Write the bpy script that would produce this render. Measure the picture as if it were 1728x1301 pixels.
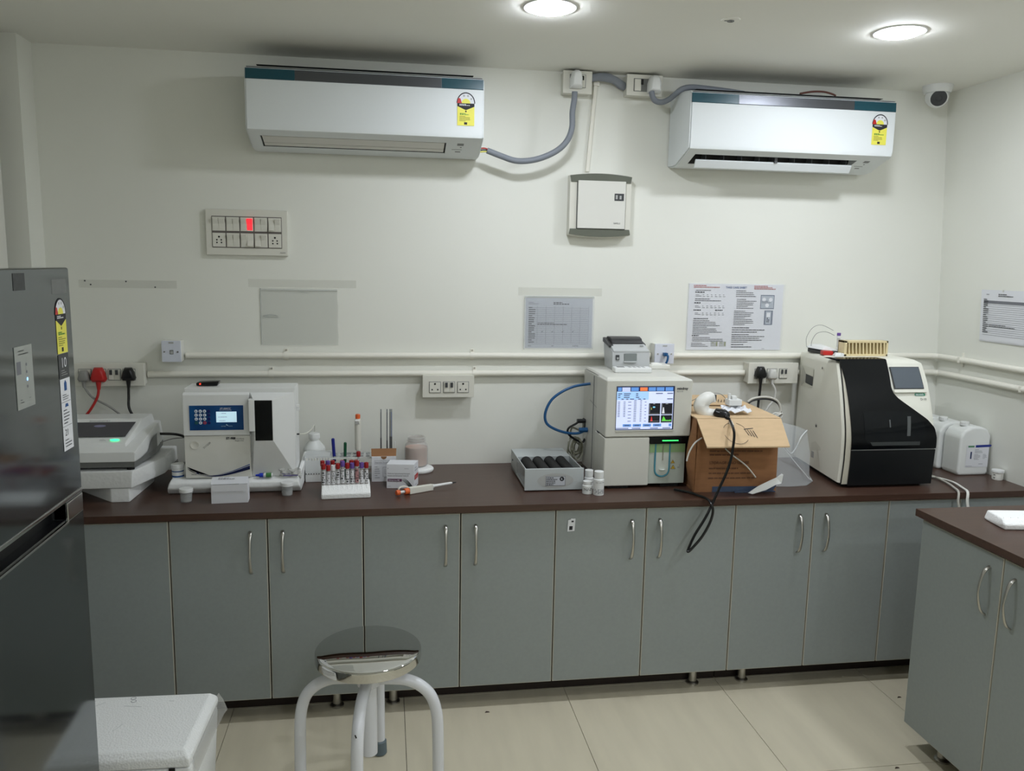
import bpy, bmesh, math, random
from mathutils import Matrix, Vector
random.seed(7)
SC = bpy.context.scene
COL = SC.collection
for o in list(bpy.data.objects):
    bpy.data.objects.remove(o)

# ------------------------------------------------------------------ camera
cd = bpy.data.cameras.new('camera')
cam = bpy.data.objects.new('camera', cd)
COL.objects.link(cam)
cam.matrix_world = Matrix(((0.988168,0.005136,-0.153288,0.000000),(-0.152339,0.148783,-0.977065,-3.286991),(0.017788,0.988857,0.147805,1.582918),(0,0,0,1)))
cd.sensor_fit = 'HORIZONTAL'; cd.sensor_width = 36.0; cd.lens = 28.5320
cd.clip_start = .02
SC.camera = cam
# ------------------------------------------------------------------ world, exposure, lamps' power
w = bpy.data.worlds.new('world'); SC.world = w; w.use_nodes = True
w.node_tree.nodes['Background'].inputs[0].default_value = (.8, .85, .9, 1)
w.node_tree.nodes['Background'].inputs[1].default_value = .05
SC.view_settings.view_transform = 'Standard'; SC.view_settings.look = 'None'
SC.view_settings.gamma = 1; SC.view_settings.use_curve_mapping = False
SC.view_settings.exposure = 0.87
LAMP = 105.0
CEIL = 2.338
LAMPS = [(.486, -.787), (1.627, -.775), (2.05, -1.75), (1.95, -3.2), (.486, -3.3), (1.627, -4.5), (.486, -4.5)]  # third moved right to brighten that wall; last two are added unseen fill

# ------------------------------------------------------------------ helpers
def lin(c):
    return tuple(((v/255+.055)/1.055)**2.4 if v > 10 else v/255/12.92 for v in c)
def mat(name, rgb, rough=.5, metal=0, emit=0, alpha=1, trans=0, ior=1.45, noise=None, bump=None, spec=.5, coat=0, stretch=None, rgb2=None, sss=0):
    """rgb: 0-255 sRGB base colour.  noise=(scale, amount) mottles it, bump=(scale, strength, detail)"""
    m = bpy.data.materials.new(name); m.use_nodes = True
    nt = m.node_tree; b = nt.nodes['Principled BSDF']; I = b.inputs
    c = (*lin(rgb), 1)
    I['Base Color'].default_value = c; I['Roughness'].default_value = rough; I['Metallic'].default_value = metal
    I['IOR'].default_value = ior; I['Alpha'].default_value = alpha; I['Transmission Weight'].default_value = trans
    I['Specular IOR Level'].default_value = spec; I['Coat Weight'].default_value = coat
    if sss:
        I['Subsurface Weight'].default_value = sss; I['Subsurface Radius'].default_value = (.02, .02, .02)
    if emit:
        I['Emission Color'].default_value = c; I['Emission Strength'].default_value = emit
    if noise or bump:
        tc = nt.nodes.new('ShaderNodeTexCoord'); mp = nt.nodes.new('ShaderNodeMapping')
        nt.links.new(tc.outputs['Object'], mp.inputs[0])
        if stretch: mp.inputs['Scale'].default_value = stretch
    if noise:
        n = nt.nodes.new('ShaderNodeTexNoise'); n.inputs['Scale'].default_value = noise[0]; n.inputs['Detail'].default_value = 5
        nt.links.new(mp.outputs[0], n.inputs['Vector'])
        mx = nt.nodes.new('ShaderNodeMix'); mx.data_type = 'RGBA'
        mr = nt.nodes.new('ShaderNodeMapRange'); mr.inputs[1].default_value = .3; mr.inputs[2].default_value = .7
        nt.links.new(n.outputs['Fac'], mr.inputs[0]); nt.links.new(mr.outputs[0], mx.inputs['Factor'])
        c2 = (*lin(rgb2), 1) if rgb2 else tuple(v*(1-noise[1]) for v in c[:3])+(1,)
        mx.inputs['A'].default_value = c2; mx.inputs['B'].default_value = c
        nt.links.new(mx.outputs['Result'], I['Base Color'])
    if bump:
        n = nt.nodes.new('ShaderNodeTexVoronoi' if len(bump) > 2 else 'ShaderNodeTexNoise'); n.inputs['Scale'].default_value = bump[0]
        nt.links.new(mp.outputs[0], n.inputs['Vector'])
        bp = nt.nodes.new('ShaderNodeBump'); bp.inputs['Strength'].default_value = bump[1]; bp.inputs['Distance'].default_value = .002
        nt.links.new(n.outputs[0], bp.inputs['Height']); nt.links.new(bp.outputs[0], I['Normal'])
    return m

class MB:
    """collects shapes, in world metres, for ONE mesh"""
    def __init__(s, xf=None): s.bm = bmesh.new(); s.xf = xf
    def _add(s, tb, xf=None):
        if xf: tb.transform(xf)
        if s.xf: tb.transform(s.xf)
        me = bpy.data.meshes.new('t'); tb.to_mesh(me); tb.free(); s.bm.from_mesh(me); bpy.data.meshes.remove(me); return s
    def box(s, x0, x1, y0, y1, z0, z1, bev=0, seg=2, xf=None, only=None):
        tb = bmesh.new(); bmesh.ops.create_cube(tb, size=1)
        for v in tb.verts: v.co = Vector((x0+(x1-x0)*(v.co.x+.5), y0+(y1-y0)*(v.co.y+.5), z0+(z1-z0)*(v.co.z+.5)))
        if bev:
            ed = tb.edges[:]
            if only is not None:      # only the edges along one axis
                ed = [e for e in ed if abs((e.verts[0].co-e.verts[1].co)[only]) > 1e-6]
            bmesh.ops.bevel(tb, geom=ed, offset=bev, segments=seg, affect='EDGES', profile=.6)
        return s._add(tb, xf)
    def lathe(s, prof, c=(0,0,0), seg=24, axis='z', xf=None):
        tb = bmesh.new(); rings = []
        for r, z in prof:
            if r < 1e-6: rings.append([tb.verts.new((0,0,z))])
            else: rings.append([tb.verts.new((r*math.cos(2*math.pi*i/seg), r*math.sin(2*math.pi*i/seg), z)) for i in range(seg)])
        for a, b in zip(rings, rings[1:]):
            for i in range(seg):
                j = (i+1) % seg
                q = [a[i % len(a)], a[j % len(a)], b[j % len(b)], b[i % len(b)]]
                u = []
                for v in q:
                    if v not in u: u.append(v)
                if len(u) > 2: tb.faces.new(u)
        bmesh.ops.recalc_face_normals(tb, faces=tb.faces)
        M = Matrix.Translation(c)
        if axis == 'x': M = M @ Matrix.Rotation(math.pi/2, 4, 'Y')
        if axis == 'y': M = M @ Matrix.Rotation(-math.pi/2, 4, 'X')
        tb.transform(M)
        return s._add(tb, xf)
    def cyl(s, c, r, h, axis='z', seg=24, bev=0, r2=None, xf=None):
        r2 = r if r2 is None else r2
        p = [(0,0),(r-bev,0),(r,bev),(r2,h-bev),(r2-bev,h),(0,h)] if bev else [(0,0),(r,0),(r2,h),(0,h)]
        return s.lathe(p, c, seg, axis, xf)
    def rod(s, a, b, r, seg=10, r2=None):
        a, b = Vector(a), Vector(b); d = b-a
        M = Matrix.Translation(a) @ d.to_track_quat('Z', 'Y').to_matrix().to_4x4()
        r2 = r if r2 is None else r2
        return s.lathe([(0,0),(r,0),(r2,d.length),(0,d.length)], (0,0,0), seg, 'z', M)
    def tube(s, pts, r, seg=8, sub=6, flat=1.0, up=None):
        """smooth tube through points; r a number or one per point; flat squashes it along `up`"""
        P = [Vector(p) for p in pts]; n = len(P)
        R_ = r if isinstance(r, (list, tuple)) else [r]*n
        Q, RR = [], []
        for i in range(n-1):
            p0, p1, p2, p3 = P[max(i-1,0)], P[i], P[i+1], P[min(i+2,n-1)]
            for k in range(sub):
                t = k/sub
                Q.append(.5*((2*p1)+(p2-p0)*t+(2*p0-5*p1+4*p2-p3)*t*t+(3*p1-p0-3*p2+p3)*t**3)); RR.append(R_[i]*(1-t)+R_[i+1]*t)
        Q.append(P[-1]); RR.append(R_[-1])
        tb = bmesh.new(); rings = []; nrm = None
        for i, q in enumerate(Q):
            t = (Q[min(i+1,len(Q)-1)]-Q[max(i-1,0)]).normalized()
            if nrm is None:
                nrm = Vector(up) if up else (Vector((0,0,1)) if abs(t.z) < .9 else Vector((0,1,0)))
            nrm = (nrm-t*nrm.dot(t)); nrm = nrm.normalized() if nrm.length > 1e-6 else t.orthogonal().normalized()
            b = t.cross(nrm)
            rings.append([tb.verts.new(q+RR[i]*(flat*math.cos(2*math.pi*k/seg)*nrm+math.sin(2*math.pi*k/seg)*b)) for k in range(seg)])
        for a, b in zip(rings, rings[1:]):
            for k in range(seg): tb.faces.new((a[k], a[(k+1)%seg], b[(k+1)%seg], b[k]))
        tb.faces.new(rings[0][::-1]); tb.faces.new(rings[-1])
        bmesh.ops.recalc_face_normals(tb, faces=tb.faces)
        return s._add(tb)
    def prism(s, poly, axis, a0, a1, bev=0, seg=2, xf=None):
        """2-D outline swept along an axis: x -> (y,z), y -> (x,z), z -> (x,y)"""
        f = {'x': lambda p, a: (a, p[0], p[1]), 'y': lambda p, a: (p[0], a, p[1]), 'z': lambda p, a: (p[0], p[1], a)}[axis]
        tb = bmesh.new()
        A = [tb.verts.new(f(p, a0)) for p in poly]; B = [tb.verts.new(f(p, a1)) for p in poly]
        n = len(poly)
        for i in range(n): tb.faces.new((A[i], A[(i+1)%n], B[(i+1)%n], B[i]))
        tb.faces.new(A[::-1]); tb.faces.new(B)
        bmesh.ops.recalc_face_normals(tb, faces=tb.faces)
        if bev: bmesh.ops.bevel(tb, geom=tb.edges[:], offset=bev, segments=seg, affect='EDGES', profile=.6)
        return s._add(tb, xf)
    def hull(s, pts, bev=0, seg=2, xf=None):
        tb = bmesh.new()
        for p in pts: tb.verts.new(p)
        r = bmesh.ops.convex_hull(tb, input=tb.verts[:])
        bmesh.ops.dissolve_limit(tb, angle_limit=.03, verts=tb.verts[:], edges=tb.edges[:])
        bmesh.ops.recalc_face_normals(tb, faces=tb.faces)
        if bev: bmesh.ops.bevel(tb, geom=tb.edges[:], offset=bev, segments=seg, affect='EDGES', profile=.6)
        return s._add(tb, xf)
    def loft(s, rings, cap=True):
        tb = bmesh.new(); V = [[tb.verts.new(p) for p in r] for r in rings]; n = len(V[0])
        for a, b in zip(V, V[1:]):
            for k in range(n): tb.faces.new((a[k], a[(k+1)%n], b[(k+1)%n], b[k]))
        if cap: tb.faces.new(V[0][::-1]); tb.faces.new(V[-1])
        bmesh.ops.recalc_face_normals(tb, faces=tb.faces)
        return s._add(tb)
    def sheet(s, grid, thick):
        """a grid of points given a thickness"""
        tb = bmesh.new(); V = [[tb.verts.new(p) for p in r] for r in grid]
        for a, b in zip(V, V[1:]):
            for k in range(len(a)-1): tb.faces.new((a[k], a[k+1], b[k+1], b[k]))
        bmesh.ops.recalc_face_normals(tb, faces=tb.faces)
        bmesh.ops.solidify(tb, geom=tb.faces[:], thickness=thick)
        return s._add(tb)
    # flat print on a plane P=(origin, u, v)
    def poly(s, P, uv, off=.0006):
        o, u, v = map(Vector, P); n = u.cross(v).normalized()
        tb = bmesh.new(); tb.faces.new([tb.verts.new(o+u*a+v*b+n*off) for a, b in uv])
        return s._add(tb)
    def rect(s, P, u0, u1, v0, v1, off=.0006): return s.poly(P, [(u0,v0),(u1,v0),(u1,v1),(u0,v1)], off)
    def disc(s, P, cu, cv, r, off=.0006, seg=20, a0=0, a1=2*math.pi, rv=None):
        rv = rv or r
        pts = [(cu+r*math.cos(a0+(a1-a0)*i/seg), cv+rv*math.sin(a0+(a1-a0)*i/seg)) for i in range(seg+(a1-a0 < 6.28))]
        return s.poly(P, pts, off)

WL = {}
def thing(name, label, cat, loc=(0,0,0), group=None):
    o = bpy.data.objects.new(name, None); COL.objects.link(o); o.empty_display_size = .05
    o.location = loc; o['label'] = label; o['category'] = cat
    if group: o['group'] = group
    WL[o.name] = Vector(loc); return o
def obj(name, mb, m, parent=None, smooth=.6, label=None):
    me = bpy.data.meshes.new(name)
    bmesh.ops.remove_doubles(mb.bm, verts=mb.bm.verts, dist=1e-6)
    L = WL[parent.name] if parent else Vector((0,0,0))
    if parent: mb.bm.transform(Matrix.Translation(-L))
    mb.bm.to_mesh(me); mb.bm.free(); me.materials.append(m)
    if smooth:
        me.polygons.foreach_set('use_smooth', [True]*len(me.polygons)); me.set_sharp_from_angle(angle=smooth)
    o = bpy.data.objects.new(name, me); COL.objects.link(o); WL[o.name] = L
    if smooth:
        wn = o.modifiers.new('even_shading', 'WEIGHTED_NORMAL'); wn.keep_sharp = True
    if parent: o.parent = parent
    if label: o['label'] = label
    return o
def solo(name, mb, m, label, cat, loc=(0,0,0), group=None, smooth=.6):
    """a thing that is one mesh"""
    o = obj(name, mb, m, None, smooth); o.data.transform(Matrix.Translation(-Vector(loc))); o.location = loc
    WL[o.name] = Vector(loc); o['label'] = label; o['category'] = cat
    if group: o['group'] = group
    return o
def struct(name, mb, m, parent=None, smooth=None):
    o = obj(name, mb, m, parent, smooth)
    if not parent: o['kind'] = 'structure'
    return o
def copy_tree(o, loc, label=None):
    def rec(a, par):
        c = a.copy(); COL.objects.link(c); c.parent = par; WL[c.name] = Vector(loc)
        for ch in [x for x in list(bpy.data.objects) if x.parent == a]: rec(ch, c)
        return c
    c = rec(o, None); c.location = loc
    if label: c['label'] = label
    return c
FONT = None
def text(name, s, P, cu, cv, size, m, parent, align='LEFT', off=.0008, shear=0, bold=0, sx=1):
    cu_ = bpy.data.curves.new('t', 'FONT'); cu_.body = s; cu_.size = size; cu_.align_x = align; cu_.shear = shear; cu_.offset = bold
    cu_.resolution_u = 3
    t = bpy.data.objects.new('t', cu_); COL.objects.link(t)
    dg = bpy.context.evaluated_depsgraph_get(); me = bpy.data.meshes.new_from_object(t.evaluated_get(dg))
    bpy.data.objects.remove(t); bpy.data.curves.remove(cu_)
    o, u, v = map(Vector, P); u = u.normalized(); v = v.normalized(); n = u.cross(v)
    M = Matrix.Translation(o+u*cu+v*cv+n*off) @ Matrix((u, v, n)).transposed().to_4x4() @ Matrix.Diagonal((sx,1,1,1))
    mb = MB(); tb = bmesh.new(); tb.from_mesh(me); mb._add(tb, M); bpy.data.meshes.remove(me)
    return obj(name, mb, m, parent, None)
def lines(mb, P, u0, u1, v0, v1, n, h=None, fill=.9, words=True, rng=random, off=.0015):
    """rows of small print standing for text too small to read"""
    st = (v1-v0)/n; h = h or st*.29
    for i in range(n):
        v = v1-st*(i+.5); u = u0; end = u0+(u1-u0)*(fill if i % 4 else fill*.6)*rng.uniform(.75, 1)
        while u < end:
            w_ = min(rng.uniform(.02, .09)*(u1-u0)+h, end-u) if words else end-u
            mb.rect(P, u, u+w_, v-h/2, v+h/2, off); u += w_+h*.6
    return mb
def PF(x, y, z): return ((x, y, z), (1,0,0), (0,0,1))          # a plane facing the camera (-y)
def spin(c, deg, axis='Z'): return Matrix.Translation(c) @ Matrix.Rotation(math.radians(deg), 4, axis) @ Matrix.Translation(-Vector(c))

# ------------------------------------------------------------------ materials
WALL = mat('white wall paint', (234,235,226), .55, bump=(60,.06), noise=(1.5,.03))
CEILM = mat('ceiling paint', (238,238,230), .8)
TILE = mat('cream floor tile', (216,208,184), .28, noise=(2.2,.10), stretch=(6,1,1))
GROUT = mat('tile joint', (110,104,92), .9)
LAM = mat('blue grey laminate', (148,155,153), .42, noise=(90,.05), bump=(300,.05))
BAND = mat('pale edge band', (196,192,178), .5)
CARC = mat('cabinet carcass', (62,58,54), .7)
BROWN = mat('dark brown laminate', (78,56,46), .33, noise=(10,.25), stretch=(.6,8,8), bump=(220,.05))
BROWNE = mat('brown edge', (48,32,27), .4)
CHROME = mat('chrome', (215,215,212), .12, 1)
SATIN = mat('satin steel', (188,186,180), .28, 1)
MIRROR = mat('polished steel', (205,205,203), .03, 1)
WPL = mat('white plastic', (228,230,228), .32)
WPL2 = mat('off white plastic', (224,224,216), .42)
IVORY = mat('ivory plastic', (220,219,208), .45)
ACW = mat('air conditioner white', (221,226,226), .5)
ACU = mat('air conditioner underside', (214,213,206), .4)
TEAL = mat('teal strip', (22,72,84), .3)
SMOKE = mat('smoked strip', (92,94,98), .34, .8)
DARK = mat('dark slot', (22,22,22), .6)
DGREY = mat('dark grey plastic', (62,64,66), .45)
MGREY = mat('mid grey plastic', (122,124,122), .45)
LGREY = mat('light grey plastic', (176,178,176), .45)
BLACK = mat('black plastic', (14,15,17), .3)
GLOSSB = mat('black gloss', (7,10,13), .16, spec=.28)
RUBBER = mat('black rubber', (20,20,21), .7)
INK = mat('black ink', (40,40,44), .7)
GINK = mat('grey ink', (120,122,128), .7)
PINK = mat('red ink', (176,96,92), .7)
BINK = mat('blue ink', (40,82,140), .7)
PAPER = mat('paper', (226,228,232), .7)
PAPER2 = mat('greyish paper', (190,194,200), .6)
FOAM = mat('white foam', (244,246,244), .8, bump=(180,.5,1), sss=.1)
FOAM2 = mat('soft packing foam', (236,238,236), .85, bump=(90,.25,1), sss=.2)
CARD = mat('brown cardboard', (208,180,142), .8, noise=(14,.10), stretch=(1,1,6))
CARD_SHADE = mat('shaded cardboard', (148,104,68), .82, noise=(14,.12), stretch=(1,1,6))  # same cardboard, with the shadow on the box walls put into the colour
YEL = mat('label yellow', (232,226,90), .5)
RED = mat('red', (190,34,30), .4)
GREEN = mat('print green', (70,140,60), .6)
HOSE = mat('grey hose', (128,134,142), .5)
ALU = mat('trunk', (236,234,222), .5)
CLEAR = mat('clear plastic', (240,244,246), .08, trans=1, ior=1.2)
FILM = mat('clear film', (235,240,240), .12, alpha=.22)
FROST = mat('frosted plastic', (232,236,236), .35, alpha=.62)
HDPE = mat('natural bottle plastic', (238,241,238), .4, alpha=.94)
# ================================================================== THE SETTING
def xw(z): return 2.383+(2.258-z)*.058                 # the right wall leans a little
mb = MB().box(-1.5, 2.7, -5.6, .1, -.12, -.006)
floor = struct('floor', mb, GROUT)
base = None
for i in range(-3, 5):
    for j in range(0, 10):
        x0 = .0586+.6*i; y1 = .11-.6*j
        a0, a1 = max(x0+.001, -1.4), min(x0+.599, 2.52); b0, b1 = max(y1-.599, -5.5), min(y1-.001, 0)
        if a1-a0 < .02 or b1-b0 < .02: continue
        t = struct('tile', MB().box(a0, a1, b0, b1, -.006, 0), TILE, floor)
struct('ceiling', MB().box(-1.5, 2.7, -5.6, .1, CEIL, CEIL+.1), CEILM)
struct('wall_back', MB().box(-1.5, 2.7, 0, .1, 0, CEIL), WALL)
struct('wall_right', MB().prism([(xw(0), 0), (2.7, 0), (2.7, CEIL), (xw(CEIL), CEIL)], 'y', -5.6, 0), WALL)
struct('wall_left', MB().box(-1.5, -1.40, -5.6, 0, 0, CEIL).box(-1.40, -1.251, -.125, 0, 0, CEIL), WALL)
struct('wall_front', MB().box(-1.5, 2.7, -5.7, -5.6, 0, CEIL), WALL)

struct('trim_1', MB().box(-1.40, -1.30, -.27, -.19, 0, 2.2, .004).box(-1.40, -1.315, -.29, -.27, 0, 2.2, .002), WPL2)
struct('trim_2', MB().box(-1.40, -1.29, -.24, -.19, 2.262, 2.312, .004), WPL)

# ------------------------------------------------------------------ ceiling lamps
GLOW = mat('lit diffuser', (240,245,255), .5, emit=LAMP)
LL = ['round ceiling downlight nearest the left air conditioner', 'round ceiling downlight above the right air conditioner, near the camera dome', 'downlight overhead at the right, just outside the top of the picture', 'downlight behind the photographer on the right', 'downlight behind the photographer straight back', 'unseen downlight added for fill, rearmost behind the photographer on the right', 'unseen downlight added for fill, rearmost behind the photographer straight back']
for k, (x, y) in enumerate(LAMPS):
    t = thing('ceiling_light', LL[k], 'light', (x, y, CEIL))
    obj('trim_ring', MB().lathe([(.0665,-.0005),(.0665,-.003),(.078,-.003),(.081,0)], (x,y,CEIL), 40), WPL, t)
    obj('diffuser', MB().lathe([(0,-.011),(.052,-.0105),(.061,-.008),(.066,-.001),(0,-.001)], (x,y,CEIL), 40), GLOW, t)
t = thing('sprinkler_cover', 'small round flush fitting set in the ceiling between the lamps', 'fitting', (1.052,-0.786,2.338))
x, y, z = WL[t.name]
obj('plate', MB().lathe([(.03,0),(.028,-.003),(.012,-.004),(0,-.004)], (x,y,z), 28), CEILM, t)
obj('slot', MB().lathe([(.011,-.0042),(.011,-.006),(.008,-.006),(.008,-.0042)], (x,y,z), 20).box(x-.02,x+.004,y-.002,y+.002,z-.0055,z-.004), MGREY, t)

# ------------------------------------------------------------------ dome camera in the corner
cx, cy = 2.245, -.115
t = thing('security_camera', 'white dome security camera with dark lens in the ceiling corner', 'camera', (cx, cy, CEIL))
obj('base', MB().lathe([(.058,0),(.056,-.016),(.05,-.03),(.0,-.03)], (cx,cy,CEIL), 32), WPL, t)
M = spin((cx,cy,CEIL-.04), 0) @ Matrix.Translation((cx,cy,CEIL-.042)) @ Matrix.Rotation(math.radians(-22), 4, 'Z') @ Matrix.Rotation(math.radians(112), 4, 'X')
obj('dome', MB().lathe([(0,-.046),(.022,-.041),(.038,-.026),(.045,-.004),(.043,.016),(.036,.028),(.034,.034),(.030,.034)], seg=32, xf=M), WPL, t)
obj('lens', MB().lathe([(.0335,.030),(.030,.037),(.012,.040),(.010,.038),(0,.039)], seg=28, xf=M), DGREY, t)

# ------------------------------------------------------------------ air conditioners
def energy_label(par, P, w, h):
    """star-rating sticker: a dial over a yellow card"""
    o, u, v = map(Vector, P)
    lab = obj('energy_label', MB().rect(P, 0, w, 0, h*.56, .0008), YEL, par, None)
    r = w*.52; c = (w/2, h*.66)
    mb = MB().disc(P, *c, r, .0007, 24, 0, math.pi, r*1.15)
    obj('dial', mb, PAPER, lab, None)
    ro = [(c[0]+r*1.04*math.cos(math.pi*i/24), c[1]+r*1.19*math.sin(math.pi*i/24)) for i in range(25)]; ri = [(c[0]+r*.93*math.cos(math.pi*i/24), c[1]+r*1.07*math.sin(math.pi*i/24)) for i in range(25)]
    obj('dial_outline', MB().poly(P, ro+ri[::-1], .0010), INK, lab, None)
    mb = MB()
    for i in (1,2,3): mb.disc(P, c[0]+r*.74*math.cos(math.pi*i/5), c[1]+r*.84*math.sin(math.pi*i/5), r*.12, .0010, 8)
    obj('dial_star', mb, LGREY, lab, None)
    obj('dial_centre', MB().disc(P, *c, r*.5, .0010, 16, 0, math.pi), YEL, lab, None)
    obj('red_sector', MB().poly(P, [(c[0]-r, c[1]), (c[0]-r*.45, c[1]), (c[0]-r*.62, c[1]+r*.5), (c[0]-r*.86, c[1]+r*.55)], .0011), RED, lab, None)
    mb = MB().poly(P, [(0,h*.66),(0,h*.57),(w*.35,h*.49),(w*.5,h*.46),(w*.65,h*.49),(w,h*.57),(w,h*.66)], .0009)
    mb.rect(P, w*.46, w*.54, h*.40, h*.445, .001)
    lines(mb, P, w*.12, w*.9, h*.12, h*.29, 5); mb.rect(P, w*.4, w*.58, h*.03, h*.1, .001)
    obj('print', mb, INK, lab, None)
    mb = MB(); lines(mb, P, w*.15, w*.9, h*.31, h*.37, 2, h*.022); obj('green_print', mb, GREEN, lab, None)
    mb = MB(); lines(mb, P, w*.12, w*.88, h*.585, h*.64, 2, h*.018); obj('white_print', mb, PAPER, lab, None)
    return lab
def ac(label, x0, x1, dz, is_open, strip):
    t = thing('air_conditioner', label, 'air conditioner', ((x0+x1)/2, 0, 1.985+dz))
    top = [(-.004, 2.262), (-.15, 2.262), (-.215, 2.252), (-.231, 2.243)]
    A = top+[(-.236, 2.205), (-.236, 2.05), (-.233, 2.036), (-.222, 2.029), (-.17, 2.012), (-.10, 1.988), (-.06, 1.984), (-.004, 1.988)]
    B = top+[(-.236, 2.205), (-.236, 2.05), (-.233, 2.036), (-.222, 2.029), (-.195, 2.0205), (-.165, 2.045), (-.13, 2.035), (-.115, 1.993), (-.10, 1.988), (-.06, 1.984), (-.004, 1.988)]
    A = [(a, b+dz) for a, b in A]; B = [(a, b+dz) for a, b in B]
    la, lb = x0+.037, x0+.70 if not is_open else x0+.715
    obj('body', MB().prism(A, 'x', x0, la).prism(B, 'x', la, lb).prism(A, 'x', lb, x1), ACW, t, .5)
    obj('end_cap', MB().prism([(a*.985-.001, (b-2.12-dz)*.97+2.12+dz) for a, b in A], 'x', x0-.006, x0, .003), ACW, t)
    obj('end_cap', MB().prism([(a*.985-.001, (b-2.12-dz)*.97+2.12+dz) for a, b in A], 'x', x1, x1+.006, .003), ACW, t)
    obj('outlet', MB().prism([(-.194,2.0215+dz),(-.166,2.0435+dz),(-.131,2.0335+dz),(-.116,1.9945+dz),(-.122,2.0+dz),(-.136,2.029+dz),(-.165,2.037+dz),(-.188,2.0225+dz)], 'x', la+.001, lb-.001), DARK, t)
    if is_open:
        obj('louver', MB().prism([(-.180,2.000+dz),(-.175,2.005+dz),(-.170,2.002+dz),(-.156,1.976+dz),(-.158,1.972+dz),(-.163,1.974+dz)], 'x', la+.01, lb-.012, .0015), ACW, t)
        mb = MB()
        for k in range(9): mb.box(la+.05+k*.074, la+.053+k*.074, -.175, -.13, 2.0+dz, 2.032+dz)
        mb.box((la+lb)/2-.006, (la+lb)/2+.006, -.185, -.12, 2.0+dz, 2.036+dz)
        obj('vane', mb, DGREY, t)
    else:
        q = Vector((-.195, 2.0205)); e = Vector((-.115, 1.993))
        def pt(s, off): d = (e-q); n = Vector((d.y, -d.x)).normalized()*-1; p = q+d*s; return (p.x+n.x*off*-1, p.y+n.y*off*-1+dz)
        for a, b in ((.05, .60), (.64, .90)):
            obj('louver', MB().prism([pt(a, 0), pt(b, 0), pt(b, -.006), pt(a, -.006)], 'x', la+.006, lb-.006, .0015), ACU, t)
    # strip along the top of the front panel
    P = PF(x0, -.2365, dz)
    sp = lambda a, b, m, n: obj(n, MB().prism([(-.234,2.24+dz),(-.2375,2.24+dz),(-.2395,2.206+dz),(-.234,2.204+dz)], 'x', a, b, .001), m, t)
    wd = x1-x0
    sp(x0-.002, x0+strip[0]*wd, TEAL, 'accent_strip'); sp(x0+strip[0]*wd, x0+strip[1]*wd, SMOKE, 'accent_strip'); sp(x0+strip[1]*wd, x1+.002, TEAL, 'accent_strip')
    obj('panel_seam', MB().box(x0+.002, x1-.002, -.2368, -.20, 2.2445+dz, 2.2455+dz), MGREY, t)
    obj('intake_grille', MB().box(x0+.03, x1-.03, -.195, -.02, 2.2610+dz, 2.2623+dz), DARK, t)
    energy_label(t, ((x1-.092, -.2368, 2.078+dz), (1,0,0), (0,0,1)), .062, .118)
    # display marks on the right of the underside
    o = Vector((x1-.075, -.205, 2.0236+dz)); v = Vector((0, .105, -.0347)).normalized()*-1
    PU = (o, (1,0,0), v)
    mb = MB().rect(PU, -.012, .012, -.028, -.010).rect(PU, 0, .006, -.045, -.038); mb.rect(PU, -.03, .008, -.062, -.058).rect(PU, -.016, .004, -.082, -.074)
    obj('display_mark', mb, MGREY, t, None)
    return t
a1 = ac('left air conditioner with its louver shut and a grey hose on its right', -.476, .352, 0, False, (.20, .82))
a2 = ac('right air conditioner with its louver hanging open, under the corner downlight', 1.149, 1.985, -.004, True, (.22, .79))
text('lettering', 'Carrier', ((1.149,-.2405,2.218),(1,0,0),(0,0,1)), .04, 0, .014, TEAL, a2)
mb = MB().tube([(1.64,-0.12,2.277),(1.691,-0.12,2.287),(1.741,-0.12,2.289),(1.78,-0.12,2.282),(1.794,-0.12,2.276)], .004)
obj('pipe_end', mb, mat('copper lagging', (110,70,60), .6), a2)

# ------------------------------------------------------------------ wiring near the ceiling
def plate(t, x0, x1, z0, z1, d, m=IVORY, nm='box'):
    obj(nm, MB().box(x0+.003, x1-.003, -d*.8, -.0005, z0+.003, z1-.003, .003), m, t)
    return obj('plate', MB().box(x0, x1, -d, -d*.78, z0, z1, .003), m, t)
def module(t, x0, x1, z0, z1, y, kind):
    """one frame of a socket board"""
    fr = obj('module_frame', MB().box(x0, x1, y-.0012, y, z0, z1), MGREY, t)
    if kind == 'none': return fr
    obj('module', MB().box(x0+.002, x1-.002, y-.004, y-.001, z0+.002, z1-.002, .0012), IVORY, fr)
    P = PF(x0, y-.0042, z0); w, h = x1-x0, z1-z0
    if kind == 'socket':
        mb = MB().disc(P, w*.5, h*.80, w*.085); mb.disc(P, w*.26, h*.30, w*.065).disc(P, w*.74, h*.30, w*.065)
        obj('pin_hole', mb, DARK, fr, None)
    if kind == 'five':
        mb = MB().disc(P, w*.5, h*.72, w*.08)
        for a, b in ((.33,.5),(.67,.5),(.33,.3),(.68,.3)): mb.disc(P, w*a, h*b, w*.065)
        obj('pin_hole', mb, DARK, fr, None)
    if kind == 'switches':
        for a in (.08, .53):
            obj('rocker', MB().prism([(y-.004,z0+h*.1),(y-.004,z0+h*.95),(y-.009,z0+h*.95),(y-.0065,z0+h*.55),(y-.006,z0+h*.1)], 'x', x0+w*a, x0+w*(a+.4), .0008), IVORY, fr)
        mb = MB().box(x0+w*.16, x0+w*.38, y-.0098, y-.0085, z0+h*.5, z0+h*.93).box(x0+w*.61, x0+w*.83, y-.0098, y-.0085, z0+h*.5, z0+h*.93)
        obj('rocker_mark', mb, DGREY, fr)
    return fr
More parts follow.
